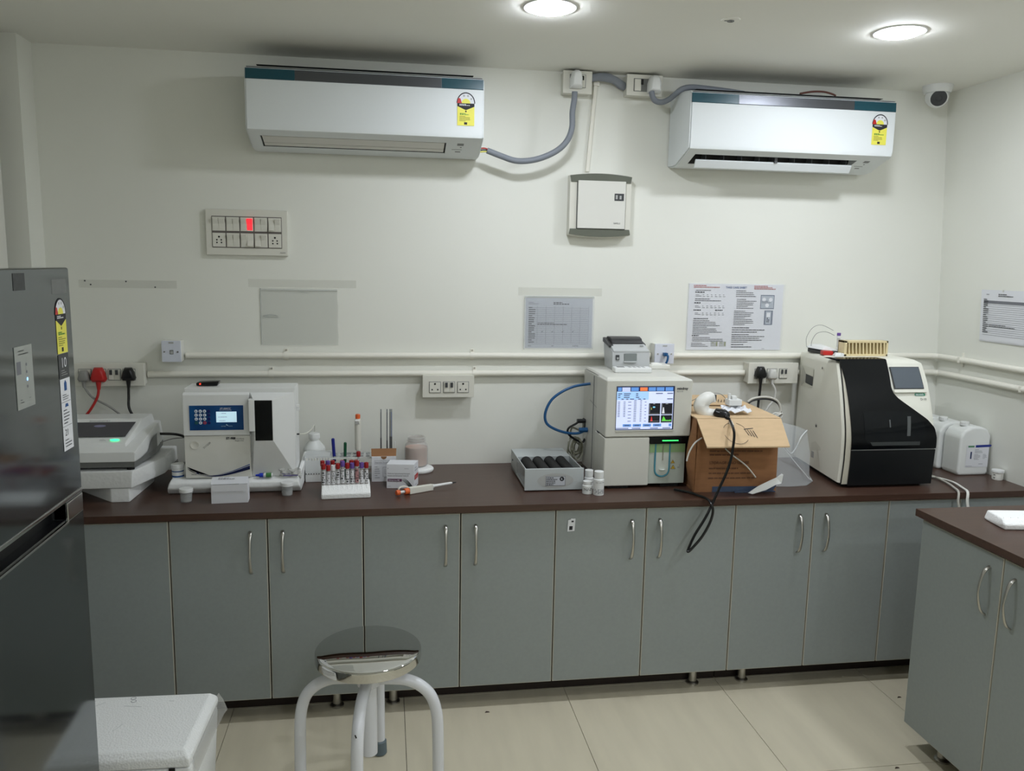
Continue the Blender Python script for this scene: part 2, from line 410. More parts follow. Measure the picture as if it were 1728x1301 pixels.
def plug(t, c, m, s=1.0):
    """three-pin plug top: rounded triangle body with a neck below"""
    x, y, z = c
    out = [(-.026,-.014),(-.02,-.024),(.02,-.024),(.026,-.014),(.020,.010),(.012,.026),(-.012,.026),(-.020,.010)]
    rings = []
    for d, k in ((0,.98),(.012,1),(.022,.86),(.028,.6)): rings.append([(x+a*k*s, y-d, z+b*k*s) for a, b in out])
    return obj('plug', MB().loft(rings).rod((x,y-.012,z-.022*s), (x,y-.014,z-.05*s), .009*s, 12, .0055*s), m, t, .9)
t = thing('power_socket', 'white ceiling-level power box just right of the left air conditioner', 'socket', (.744, 0, 2.246))
plate(t, .686, .802, 2.246, 2.332, .06); module(t, .712, .776, 2.268, 2.318, -.06, 'none')
obj('switch', MB().box(.755, .773, -.065, -.06, 2.27, 2.316, .001), IVORY, t); obj('switch_mark', MB().box(.760, .768, -.066, -.064, 2.296, 2.312), DARK, t)
t = thing('power_socket', 'white ceiling-level power box beside the right air conditioner', 'socket', (1.016, 0, 2.25))
plate(t, .942, 1.089, 2.25, 2.331, .06); module(t, .97, 1.062, 2.266, 2.315, -.06, 'none')
obj('switch', MB().box(.973, .999, -.065, -.06, 2.268, 2.312, .001), IVORY, t); obj('switch_mark', MB().box(.998, 1.008, -.066, -.06, 2.292, 2.312), DARK, t)
def big_plug(t, x0, x1, z0, z1, y):
    mx = (x0+x1)/2
    rings = []
    for d, k in ((0,1),(.02,1),(.034,.85),(.04,.6)):
        rings.append([(mx+a*(x1-x0)/2*k, y-d, (z0+z1)/2+b*(z1-z0)/2*k) for a, b in ((-1,-.95),(1,-.95),(1,.1),(.7,.8),(.3,1),(-.3,1),(-.7,.8),(-1,.1))])
    return obj('plug', MB().loft(rings), WPL, t, .7)
t = thing('power_cable', 'grey hose cable hanging from the left air conditioner to its power box', 'cable', (0.569,-0.09,1.989))
big_plug(t, .712, .758, 2.262, 2.33, -.062)
obj('hose', MB().tube([(0.387,-0.1,2.012),(0.44,-0.1,1.994),(0.498,-0.1,1.978),(0.556,-0.1,1.981),(0.614,-0.1,1.998),(0.667,-0.1,2.027),(0.701,-0.1,2.064),(0.717,-0.1,2.111),(0.717,-0.1,2.167),(0.723,-0.1,2.215),(0.724,-0.1,2.244)], .0115, 12), HOSE, t)
for k, (m, dz) in enumerate(((RED, .004), (YEL, -.004), (BLACK, 0))):
    a = (0.387,-0.1,2.012)
    obj('wire', MB().tube([(a[0]+.006, a[1], a[2]+dz), (a[0]-.012, a[1]+.002, a[2]+dz*1.6+.002), (a[0]-.034, a[1]+.012, a[2]+dz*1.5)], .0025, 6), m, t)
t = thing('power_cable', 'grey hose cable looping over the top of the right air conditioner', 'cable', (1.062,-0.09,2.217))
big_plug(t, 1.024, 1.075, 2.258, 2.326, -.062)
obj('hose', MB().tube([(1.034,-.09,2.262), (1.040,-.092,2.240), (1.052,-.095,2.226), (1.075,-.1,2.222), (1.10,-.105,2.232), (1.125,-.11,2.252), (1.15,-.112,2.272), (1.19,-.112,2.281), (1.26,-.11,2.279), (1.34,-.1,2.276), (1.42,-.08,2.274)], .011, 12), HOSE, t)
solo('cable_bundle', MB().tube([(.80,-.03,2.312), (.83,-.032,2.318), (.87,-.035,2.317), (.90,-.035,2.308), (.925,-.03,2.295), (.944,-.025,2.288)], [.014,.014,.016,.014,.016,.014], 10, flat=1.1), HOSE, 'short grey cable bundle joining the two ceiling-level power boxes', 'cable', (.87,-.03,2.31))
t = thing('cable_channel', 'narrow white cable channel running down to the distribution box', 'cable channel', (0.804,-0.005,1.957))
a, b = (0.831,-0.006,2.319), (0.806,-0.006,1.957)
obj('channel', MB().hull([(a[0]-.008,0,a[2]),(a[0]+.008,0,a[2]),(b[0]-.008,0,b[2]),(b[0]+.008,0,b[2]),(a[0]-.007,-.012,a[2]),(a[0]+.007,-.012,a[2]),(b[0]-.007,-.012,b[2]),(b[0]+.007,-.012,b[2])], .001), ALU, t)
obj('elbow', MB().box(a[0]-.012, a[0]+.013, -.016, 0, a[2]-.03, a[2]+.012, .003), ALU, t)

# distribution box
t = thing('distribution_box', 'square grey and white distribution box under the cable channel', 'electrical box', (.85, 0, 1.705))
x0, x1, z0, z1 = .728, .982, 1.705, 1.94
arch = lambda zz, s: [(x0+(x1-x0)*k/10, zz+s*.010*(1-((k-5)/5)**2)) for k in range(11)]
outl = arch(z0, -1)+arch(z1, 1)[::-1]
obj('housing', MB().prism(outl, 'y', -.045, -.0005, .004), IVORY, t)
OL = mat('olive frame', (98,102,90), .5)
obj('frame_band', MB().prism([(x0+.004,z1-.028)]+[(a*1+0, b-.003) for a, b in arch(z1,1)][::1]+[(x1-.004,z1-.028)], 'y', -.049, -.044, .001), OL, t)
obj('frame_band', MB().prism([(x0+.004,z0+.024)]+[(a, b+.003) for a, b in arch(z0,-1)]+[(x1-.004,z0+.024)], 'y', -.049, -.044, .001), OL, t)
d = obj('door', MB().box(x0+.032, x1-.026, -.056, -.044, z0+.026, z1-.022, .002), WPL2, t)
obj('door_gap', MB().box(x0+.029, x1-.023, -.0462, -.044, z0+.023, z1-.019), DGREY, t)
obj('window', MB().box(x1-.072, x1-.034, -.0575, -.055, z1-.098, z1-.070), DGREY, d)
obj('breaker', MB().box(x1-.068, x1-.060, -.0585, -.057, z1-.092, z1-.076).box(x1-.052, x1-.044, -.0585, -.057, z1-.092, z1-.078), LGREY, d)
text('lettering', 'HAVELLS', PF(x1-.074, -.0565, z0+.045), 0, 0, .009, DGREY, d, sx=.8)

# switch board
t = thing('switch_board', 'wide ten-module switch plate with one red lit indicator', 'switch', (-.52, 0, 1.6))
x0, x1, z0, z1 = -.673, -.371, 1.598, 1.770
obj('plate', MB().box(x0, x1, -.018, -.0005, z0, z1, .004), IVORY, t)
ix0, ix1, iz0, iz1 = x0+.023, x1-.022, z0+.028, z1-.026
obj('panel', MB().box(ix0, ix1, -.0195, -.017, iz0, iz1), mat('grey inner panel', (104,98,94), .5), t)
mw = (ix1-ix0)/5
REDL = mat('red indicator', (255,48,58), .3, emit=.6)
for r in range(2):
    for k in range(5):
        a0, a1 = ix0+mw*k+.002, ix0+mw*(k+1)-.002
        b0, b1 = (iz0+.003, iz0+.055) if r else (iz1-.055, iz1-.003)
        mo = obj('module', MB().box(a0, a1, -.0215, -.0195, b0, b1, .0008), IVORY, t)
        w, h = a1-a0, b1-b0
        if r and k in (0, 4):
            P = PF(a0, -.0216, b0); m_ = MB().disc(P, w*.5, h*.72, w*.075)
            for u_, v_ in ((.33,.5),(.67,.5),(.33,.3),(.68,.3)): m_.disc(P, w*u_, h*v_, w*.06)
            obj('pin_hole', m_, DARK, mo, None); continue
        for s in (0, 1):
            c0, c1 = a0+w*(.05+.47*s), a0+w*(.05+.47*s+.42)
            lit = r == 0 and k == 2 and s == 1
            up = (r, k, s) in ((0,4,0),(1,2,1),(1,3,0))
            ya, yb = (-.0310, -.0225) if up else (-.0225, -.0310)
            obj('indicator' if lit else 'rocker', MB().prism([(-.021,b0+h*.08),(-.021,b0+h*.9),(yb,b0+h*.9),(-.0235,b0+h*.5),(ya,b0+h*.08)], 'x', c0, c1, .0008), REDL if lit else IVORY, mo)
text('lettering', 'ANCHOR', PF(x1-.03, -.0185, z0+.010), 0, 0, .006, DGREY, t, sx=.8)

# conduits along the wall
def conduit(label, pts, clips, r=.0125):
    t = thing('conduit_pipe', label, 'pipe', pts[0])
    pts = [(a, b-.002, c) if b > -.02 else (a-.002, b, c) for a, b, c in pts]
    obj('pipe', MB().tube(pts, r, 16, 8), ALU, t)
    for c in clips:
        x, z = c
        obj('clip', MB().lathe([(r+.0005,-.009),(r+.0025,-.009),(r+.0025,.009),(r+.0005,.009)], (x,-.014,z), 14, 'x').box(x-.007, x+.007, -.004, 0, z+r, z+r+.014, .001).box(x-.007, x+.007, -.004, 0, z-r-.008, z-r, .001), ALU, t)
        obj('screw', MB().cyl((x,-.006,z+r+.008), .0035, .003, 'y', 10), SATIN, t)
    return t
zA, zB = 1.212, 1.139
conduit('upper wall conduit between the two square network outlets', [(-.762,-.012,zA), (-.4,-.012,zA), (0,-.012,zA-.001), (.35,-.012,zA), (.8,-.012,zA-.002), (1.10,-.012,zA)], [(-.388,zA), (.348,zA)])
W_ = lambda z, y: (xw(z)-.012, y, z)
conduit('upper wall conduit bending round the right corner above the analyzer', [(1.19,-.012,zA), (1.6,-.012,zA), (2.2,-.012,zA), (2.37,-.014,zA), (2.415,-.03,zA), W_(zA,-.09), W_(zA,-.5), W_(zA,-1.0), W_(zA,-2.0)], [(1.2,zA)])
conduit('lower wall conduit running from the left socket board to the right one', [(-.905,-.012,zB), (-.4,-.012,zB), (.1,-.012,zB), (.5,-.012,zB), (1.0,-.012,zB), (1.525,-.012,zB-.001)], [(-.446,zB), (.358,zB)])
conduit('lower conduit along the right wall behind the jerrycans', [(1.753,-.012,zB), (2.2,-.012,zB), (2.38,-.014,zB), (2.425,-.03,zB), W_(zB,-.09), W_(zB,-.5), W_(zB,-1.0), W_(zB,-2.0)], [])
def wallclip(z, y, t):
    obj('clip', MB().box(xw(z)-.027, xw(z)-.002, y-.006, y+.006, z-.013, z+.013, .003), ALU, t)
    obj('clip_foot', MB().box(xw(z)-.006, xw(z)-.001, y-.006, y+.006, z-.03, z+.03, .001), ALU, t)
wallclip(zA, -.17, bpy.data.objects['conduit_pipe.001']); wallclip(zB, -.52, bpy.data.objects['conduit_pipe.003'])

# network outlets
t = thing('network_outlet', 'square white network outlet at the left end of the upper conduit', 'outlet', (-.803, 0, 1.19))
x0, x1, z0, z1 = -.840, -.770, 1.192, 1.273
obj('back_box', MB().box(x0+.001, x1-.001, -.055, -.0005, z0+.001, z1-.001, .002), WPL2, t)
obj('face_plate', MB().box(x0, x1, -.063, -.054, z0, z1, .003), mat('bluish white plastic', (216,220,230), .35), t)
P = PF(x0, -.0632, z0); w = x1-x0
obj('port', MB().rect(P, w*.42, w*.62, .030, .046), MGREY, t, None); obj('port_shutter', MB().rect(P, w*.46, w*.60, .032, .042, .001), LGREY, t, None)
obj('label_slot', MB().rect(P, w*.38, w*.64, .070, .077), LGREY, t, None)
for k in (.15, .84): obj('screw', MB().cyl((x0+w*k, -.0628, z0+.039), .003, .002, 'y', 12, xf=spin((x0+w*k,-.0628,z0+.039),180,'X')), SATIN, t)
t = thing('network_outlet', 'square white network outlet with a blue cable behind the small printer', 'outlet', (1.146, 0, 1.183))
x0, x1, z0, z1 = 1.104, 1.188, 1.183, 1.267
obj('back_box', MB().box(x0+.001, x1-.001, -.055, -.0005, z0+.001, z1-.001, .002), WPL2, t)
obj('face_plate', MB().box(x0, x1, -.063, -.054, z0, z1, .003), bpy.data.materials['bluish white plastic'], t)
P = PF(x0, -.0632, z0)
obj('label_slot', MB().rect(P, .033, .052, .072, .078), LGREY, t, None)
for k in (.15, .85): obj('screw', MB().cyl((x0+.084*k, -.0628, z0+.042), .003, .002, 'y', 12, xf=spin((x0+.084*k,-.0628,z0+.042),180,'X')), SATIN, t)
BLUE = mat('blue cable', (24,84,134), .4)
obj('cable_plug', MB().box(x0+.034, x0+.05, -.085, -.063, z0+.034, z0+.048, .002), BLUE, t)
obj('cable', MB().tube([(x0+.042,-.084,z0+.04), (x0+.046,-.095,z0+.035), (x0+.042,-.095,z0+.012), (x0+.03,-.085,z0-.012), (x0+.025,-.07,z0-.05)], .0045, 8), BLUE, t)

# socket boards
def board(label, x0, x1, z0, z1, mods):
    t = thing('socket_board', label, 'socket', ((x0+x1)/2, 0, z0))
    plate(t, x0, x1, z0, z1, .058)
    for a, b, c, d, k in mods: module(t, a, b, c, d, -.058, k)
    return t
board('white socket board with red, grey and black plugs beside the fridge', -1.156, -.907, 1.100, 1.187, [(-1.140+.052*k, -1.140+.052*k+.046, 1.122, 1.166, s) for k, s in enumerate(('socket','socket','switches','socket'))])
board('white socket board with nothing plugged in, in the middle of the wall', .144, .352, 1.047, 1.137, [(.170+.0565*k, .170+.0565*k+.047, 1.066, 1.112, s) for k, s in enumerate(('socket','switches','socket'))])
board('white socket board with two plugs half hidden by the large black and white analyzer', 1.524, 1.75, 1.097, 1.186, [(1.551, 1.596, 1.118, 1.162, 'socket'), (1.606, 1.652, 1.118, 1.162, 'socket'), (1.662, 1.70, 1.118, 1.162, 'switches')])
def cord(label, m, c, path, r=.0035, pm=None, loc=None, s=1.0):
    t = thing('power_cable', label, 'power cord', loc or c)
    plug(t, c, pm or m, s)
    obj('cord', MB().tube([(c[0], c[1]-.014, c[2]-.045*s)]+path, r, 8), m, t)
    return t
GCORD = mat('grey cord', (142,142,138), .5)
REDP = mat('red plug', (178,34,32), .4)
cord('grey plug and cord in the leftmost socket beside the fridge', GCORD, (-1.117,-.062,1.140), [(-1.09,-.075,1.06), (-1.03,-.08,1.025), (-.985,-.085,.985), (-.955,-.08,.925), (-.95,-.07,.90)], .004, s=.85)
cord('red plug and red cord in the second socket from the fridge', REDP, (-1.066,-.062,1.144), [(-1.072,-.08,1.06), (-1.10,-.085,1.01), (-1.14,-.09,.96), (-1.155,-.1,.91)], .005, s=1.1)
cord('black plug and cord in the socket right of the switches beside the fridge', BLACK, (-.960,-.062,1.146), [(-.962,-.075,1.06), (-.961,-.08,1.02), (-.945,-.08,.985), (-.915,-.085,.955), (-.88,-.075,.92)], .005)
cord('black plug and cord hanging behind the cardboard box', BLACK, (1.573,-.062,1.146), [(1.572,-.075,1.06), (1.569,-.075,1.02), (1.565,-.08,.97), (1.56,-.08,.90)], .0055)
cord('white plug and cord at the edge of the large black and white analyzer', mat('white cord', (206,206,200), .5), (1.626,-.062,1.138), [(1.64,-.08,1.07), (1.635,-.08,1.03), (1.61,-.085,1.0), (1.59,-.085,.96), (1.585,-.085,.9)], .0045, s=.85)
# ================================================================== WORKTOP, CABINETS, ISLAND
ZT = .757
YF = -.599
solo('worktop', MB().prism([(-1.249,0),(-1.249,YF),(xw(ZT)-.004,YF),(xw(ZT)-.004,-.001)], 'z', .733, ZT, .0015), BROWN, 'long dark brown worktop along the back wall carrying the lab machines', 'worktop', (.6,-.3,.733))

def handle(par, xf, a, z0, z1, lab=None):
    """bow handle in the local frame of a door front (a along, -y outwards)"""
    h = z1-z0
    pts = [(a,.001,z1),(a,-.012,z1-.010),(a,-.022,z1-h*.22),(a,-.029,z1-h*.5),(a,-.022,z1-h*.78),(a,-.012,z0+.010),(a,.001,z0)]
    mb = MB(xf).tube(pts, [.0062,.0066,.0050,.0042,.0050,.0066,.0062], 10, 6, flat=.55, up=(0,1,0))
    return obj('handle', mb, SATIN, par, 1.2, lab)
PLIN = mat('dark plinth', (44,34,30), .5)
def cabinet(name, label, a0, a1, doors, xf, depth, origin, legs, z0=.085, z1=.727, ztop=.733, group=None):
    t = thing(name, label, 'cabinet', origin)
    b = MB(xf)
    b.box(a0+.002, a1-.002, .020, depth, z0+.001, z0+.018); b.box(a0+.002, a1-.002, .020, depth, ztop-.018, ztop-.0005)
    b.box(a0+.002, a0+.018, .020, depth, z0+.018, ztop-.018); b.box(a1-.018, a1-.002, .020, depth, z0+.018, ztop-.018); b.box(a0+.018, a1-.018, depth-.01, depth, z0+.018, ztop-.018)
    obj('carcass', b, CARC, t, None)
    obj('plinth', MB(xf).box(a0+.002, a1-.002, .106, .122, 0, z0), PLIN, t, None)
    for da, db, ha in doors:
        d = obj('door', MB(xf).box(da+.0022, db-.0022, .001, .018, z0, z1, .0008, 1), BAND, t, None)
        obj('laminate', MB(xf).box(da+.0046, db-.0046, 0, .0015, z0+.0026, z1-.0026), LAM, d, None)
        if ha is not None: handle(d, xf, ha, z1-.187, z1-.041)
        else: pass
    for la, ld in legs:
        c = (xf or Matrix()) @ Vector((la, ld, 0))
        obj('leg', MB().lathe([(0,0),(.024,0),(.024,.006),(.019,.011),(.0155,.013),(.0155,.07),(.024,.075),(.024,z0+.001),(0,z0+.001)], c, 20), SATIN, t)
    return t
XB = Matrix.Translation((0, -.584, 0))
def back_cab(label, a0, a1, doors):
    return cabinet('base_cabinet', label, a0, a1, doors, XB, .575, ((a0+a1)/2, -.3, 0), [(a0+.10,.078),(a1-.10,.078),(a0+.10,.5),(a1-.10,.5)])
back_cab('grey four-door base cabinet at the left, its first door partly behind the fridge', -1.248, -.080, [(-1.246,-1.03,-1.06), (-1.03,-.708,-.985), (-.708,-.395,-.450), (-.395,-.080,-.345)])
cd_ = back_cab('grey four-door base cabinet in the middle with a small white sticker on one door', -.080, 1.260, [(-.080,.253,.201), (.253,.589,.305), (.589,.921,.868), (.921,1.260,.972)])
back_cab('grey four-door base cabinet at the right, below the black-fronted analyzer and the jerrycans', 1.260, 2.462, [(1.260,1.566,1.512), (1.566,1.870,1.617), (1.870,2.165,2.11), (2.165,2.462,2.22)])
dr = [o for o in bpy.data.objects if o.parent == cd_ and o.name.startswith('door')][2]
P = ((0.631,-0.586,0.65), (1,0,.0), (.06,0,1))
st = obj('sticker', MB().poly(P, [(0,0),(.026,.002),(.026,.047),(.010,.048),(.009,.044),(0,.042)], .0003), PAPER, dr, None, 'small torn white sticker')
obj('sticker_print', MB().rect(P, .006, .018, .006, .02, .0008).rect(P, .012, .02, .034, .04, .0008), INK, dr, None)

# island cabinet on the right (doors face left)
IX, IY = 1.715, -.985
XI = Matrix.Translation((IX, IY, 0)) @ Matrix.Rotation(-math.pi/2, 4, 'Z')      # local a runs towards the camera, outwards is -x
cabinet('island_cabinet', 'grey two-door island cabinet in the right foreground', 0, .72, [(0,.357,.305), (.357,.72,.403)], XI, .60, (IX+.3, IY-.36, 0), [(.10,.078),(.62,.078),(.10,.52),(.62,.52)], .085, .788, .797)
cabinet('island_cabinet', 'grey island cabinet nearest the photographer, beyond the right edge of view', .72, 1.44, [(.72,1.08,1.03), (1.08,1.44,1.13)], XI, .60, (IX+.3, IY-1.08, 0), [(.82,.078),(1.34,.078),(.82,.52),(1.34,.52)], .085, .788, .797)
solo('island_worktop', MB().box(1.700, 2.335, -2.44, -.968, .797, .821, .0015), BROWN, 'dark brown worktop of the island in the right foreground', 'worktop', (2.0,-1.7,.797))

# ------------------------------------------------------------------ fridge
FX = -.676
STEEL = mat('dark fridge steel', (112,117,119), .09, .9, noise=(3,.06), stretch=(1,1,30))
t = thing('fridge', 'tall dark grey steel two-door fridge covered in stickers', 'fridge', (-1.0,-1.70,0))
fy0, fy1 = -2.05, -1.392
obj('cabinet_body', MB().box(-1.335, FX-.062, fy0+.004, fy1-.004, .03, 1.545, .006), mat('fridge side grey', (98,100,102), .45, .3), t)
ud = obj('door', MB().box(FX-.06, FX, fy0, fy1, 1.068, 1.559, .006, 3), STEEL, t)
cyn = []
ld = obj('door', MB().prism([(fy0,.07),(fy1,.07),(fy1,1.064),(fy1-.09,1.064),(fy1-.09,1.02),(fy0,1.02)], 'x', FX-.06, FX, .004), STEEL, t, .5)
obj('handle_recess', MB().box(FX-.036, FX-.030, fy0+.01, fy1-.09, 1.02, 1.064).box(FX-.034, FX-.006, fy0+.01, fy1-.09, 1.0202, 1.023), BLACK, ld)
obj('handle_trim', MB().box(FX-.03, FX+.0015, fy0+.005, fy1-.088, 1.0155, 1.0205, .001), CHROME, ld)
obj('handle_trim', MB().box(FX-.012, FX+.0015, fy0+.005, fy1-.002, 1.0645, 1.0725, .001), CHROME, ud)
obj('handle_end', MB().box(FX-.03, FX+.001, fy1-.09, fy1-.002, 1.018, 1.060, .003), CHROME, ld)
obj('gasket', MB().box(FX-.064, FX-.058, fy0+.008, fy1-.008, .08, 1.55), RUBBER, t)
obj('foot', MB().cyl((-1.25,fy0+.08,0),.02,.032), RUBBER, t); obj('foot', MB().cyl((-1.25,fy1-.08,0),.02,.032), RUBBER, t)
obj('foot', MB().cyl((FX-.12,fy0+.08,0),.02,.032), RUBBER, t); obj('foot', MB().cyl((FX-.12,fy1-.08,0),.02,.032), RUBBER, t)
def PR(y, z): return ((FX, y, z), (0,1,0), (0,0,1))                # a plane on the fridge front, facing +x
energy_label(ud, PR(-1.481, 1.380), .054, .125)
mb = MB().rect(PR(-1.481,1.328), 0, .054, 0, .05, .0008); dk = obj('warranty_label', mb, DGREY, ud, None)
text('print', '10', PR(-1.481,1.328), .012, .022, .030, PAPER, ud, off=.0012)
mb = MB(); lines(mb, PR(-1.481,1.328), .01, .046, .004, .018, 3); obj('print', mb, LGREY, ud, None)
mb = MB().rect(PR(-1.480,1.172), 0, .053, 0, .154, .0008); obj('feature_label', mb, PAPER, ud, None)
P = PR(-1.480,1.172)
mb = MB(); lines(mb, P, .008, .047, .108, .122, 3); lines(mb, P, .008, .047, .056, .09, 5); lines(mb, P, .008, .047, .006, .026, 3); mb.rect(P, .002, .05, .104, .1048, .001).rect(P, .002, .05, .052, .0528, .001)
obj('print', mb, INK, ud, None)
obj('blue_mark', MB().poly(P, [(.02,.128),(.034,.128),(.034,.144),(.027,.151),(.02,.144)], .001).poly(P, [(.018,.093),(.038,.093),(.034,.100),(.022,.100)], .001), BINK, ud, None)
text('print', '21', P, .010, .032, .020, INK, ud, off=.0012)
obj('control_panel', MB().box(FX, FX+.0015, -1.682, -1.607, 1.297, 1.415, .0006), mat('silver control panel', (168,172,168), .4, .3), ud)
P = PR(-1.682,1.297)
mb = MB(); lines(mb, P, .014, .062, .100, .112, 2); lines(mb, P, .012, .03, .010, .02, 2); lines(mb, P, .05, .066, .014, .02, 1)
for k in range(4): mb.disc(P, .045, .040+k*.014, .003, .002)
obj('print', mb.rect(P, .004, .022, .066, .09, .0018), GINK, ud, None)
obj('indicator', MB().disc(P, .045, .054, .0035, .0024), mat('blue indicator', (150,200,255), .3, emit=.8), ud, None)
obj('patch', MB().rect(PR(-1.665,1.518), 0, .05, 0, .032, .0006), mat('dull grey patch', (70,72,72), .6, noise=(120,.3)), ud, None)
obj('tape', MB().rect(PR(-1.49,1.505), 0, .075, 0, .03, .0007), mat('cellophane', (150,152,150), .15, alpha=.35), ud, None)

# ------------------------------------------------------------------ white foam box on the floor
t = thing('foam_box', 'large white foam box with a lid on the floor beyond the fridge', 'box', (-.70,-1.135,0))
M = spin((-.69,-1.135,0), -2)
o_ = [(-.905,-1.285),(-.475,-1.285),(-.475,-.99),(-.905,-.99)]
obj('body', MB(M).hull([(-.885,-1.275,0),(-.495,-1.275,0),(-.495,-.995,0),(-.885,-.995,0),(-.905,-1.288,.285),(-.477,-1.288,.285),(-.477,-.985,.285),(-.905,-.985,.285)], .012), FOAM, t)
lid = obj('lid', MB(M).hull([(-.907,-1.290,.288),(-.478,-1.290,.288),(-.478,-.982,.288),(-.907,-.982,.288),(-.907,-1.290,.312),(-.478,-1.290,.312),(-.478,-.982,.312),(-.907,-.982,.312),(-.890,-1.274,.330),(-.495,-1.274,.330),(-.495,-.998,.330),(-.890,-.998,.330)], .006, 3), FOAM, t)
mb = MB()
for k in range(9):
    a = random.uniform(-.85,-.53); b = random.uniform(-1.25,-1.03); l = random.uniform(.01,.06)
    mb.box(a, a+l, b, b+.0012, .3297, .3304, xf=spin((a,b,.33), random.uniform(-40,70)))
obj('scuff', mb, mat('scuffed foam', (214,217,216), .8), lid)
mb = MB()
mb.lathe([(.006,0),(.0072,0),(.0072,.0006),(.006,.0006)], (-.70,-1.01,.3298), 14).lathe([(.006,0),(.0072,0),(.0072,.0006),(.006,.0006)], (-.695,-1.026,.3298), 14)
obj('pen_mark', mb, GINK, lid)
obj('tape', MB(M).sheet([[(-.482,-1.26,.312),(-.4755,-1.262,.285),(-.470,-1.258,.25)],[(-.482,-1.10,.312),(-.4755,-1.10,.286),(-.4705,-1.10,.25)],[(-.482,-.985,.312),(-.4755,-.98,.288),(-.466,-.975,.25)],[(-.478,-.978,.318),(-.468,-.968,.293),(-.458,-.962,.258)]], .0008), mat('clear tape', (215,215,210), .12, alpha=.28), t)
obj('strap', MB(M).box(-.530,-.515,-1.2915,-1.2885,.05,.288), BLACK, t)

t.location.x -= .018; t.location.y += .022; t.location.z = 0
for ch in t.children: ch.scale.z = 1.018

# ------------------------------------------------------------------ stool
scx, scy = -.055, -1.02
t = thing('stool', 'round polished steel stool on four bent white tube legs', 'stool', (scx, scy, 0))
seat = [(r_, .4735-0.92*r_**2.6) for r_ in [.148*i/16 for i in range(17)]]+[(.1506,.4660),(.1526,.4638),(.1535,.460),(.1535,.440),(.1520,.4365),(.148,.4345),(.135,.4350),(0,.4350)]
obj('seat', MB().lathe(seat, (scx,scy,0), 72), MIRROR, t, .5)
WT = mat('white painted steel', (222,224,228), .25, coat=.3)
obj('column', MB().cyl((scx,scy,.132), .0245, .30, seg=24, bev=.004), WT, t)
for k in range(4):
    a = math.radians(-8+90*k)
    dx, dy = math.cos(a), math.sin(a)
    pts = [(scx+dx*r_, scy+dy*r_, z_) for r_, z_ in ((.015,.372),(.075,.372),(.115,.368),(.152,.351),(.181,.322),(.197,.28),(.203,.23),(.205,.13),(.206,.035))]
    lg = obj('leg', MB().tube(pts, .0172, 16), WT, t)
    obj('rubber_foot', MB().lathe([(0,0),(.018,0),(.023,.004),(.0215,.045),(.0165,.05)], (scx+dx*.206, scy+dy*.206, 0), 20), mat('grey rubber', (98,112,118), .6) if k == 0 else bpy.data.materials['grey rubber'], lg)
    if k == 3:
        x_, y_ = scx+dx*.206, scy+dy*.206
        mb = MB()
        for q, (zz, ax) in enumerate(((.20,-.008),(.205,.004),(.21,.007),(.32,0))):
            mb.box(x_+ax-.0015, x_+ax+.0015, y_-.0172, y_-.0145, zz, zz+.009, xf=spin((x_+ax,y_,zz), -20, 'Y'))
        obj('chip_mark', mb, DARK, lg)
obj('hub', MB().cyl((scx,scy,.352), .034, .083, bev=.003), WT, t)
# ================================================================== ON THE WALL: PAPERS, FILM, TAPE
t = thing('plastic_sleeve', 'empty clear plastic sleeve taped to the wall below the switch plate', 'sleeve', (-.337,0,1.25))
g = [[(-.483+.296*i/8+.0015*math.sin(j*2.1), -.002-.0022*abs(math.sin(i*1.7+j*1.3)), 1.252+.222*j/6) for i in range(9)] for j in range(7)]
SLV = mat('clear sleeve', (210,214,208), .1, alpha=.16, bump=(25,.3))
obj('film', MB().sheet(g, .0006), SLV, t)
obj('fold', MB().box(-.482,-.188,-.0045,-.0005,1.466,1.4685).box(-.482,-.4795,-.004,-.0005,1.253,1.474), mat('sleeve fold', (225,228,224), .12, alpha=.6), t)
obj('glint', MB().tube([(-.473,-.004,1.366),(-.45,-.0055,1.370),(-.43,-.0055,1.369),(-.417,-.004,1.366)], .0016, 6).tube([(-.47,-.004,1.361),(-.45,-.005,1.361),(-.415,-.004,1.360)], .0012, 6).tube([(-.33,-.004,1.462),(-.31,-.005,1.458),(-.30,-.004,1.455)], .001, 6), CLEAR, t)
TAPE = mat('old clear tape', (215,215,205), .3, alpha=.10)
solo('tape_strip', MB().box(-1.14,-.79,-.0012,-.0003,1.468,1.497), TAPE, 'strip of old clear tape on the wall right of the fridge top', 'tape', (-.96,0,1.468))
solo('tape_strip', MB().box(-.525,-.115,-.0012,-.0003,1.478,1.508), TAPE, 'strip of clear tape across the top of the empty plastic sleeve', 'tape', (-.32,0,1.478))
solo('tape_strip', MB().box(.535,.885,-.0012,-.0003,1.458,1.490), TAPE, 'strip of clear tape across the top of the sleeved log sheet', 'tape', (.71,0,1.458))
mb = MB()
for a, b in ((-1.118,1.493),(-1.098,1.479),(-.868,1.472),(-.972,1.492)): mb.cyl((a,-.0005,b), .003, .0012, 'y', 8, xf=spin((a,-.0005,b),180,'X'))
solo('wall_plug', mb, DGREY, 'little dark screw marks along the tape strip right of the fridge', 'mark', (-1.0,0,1.48))

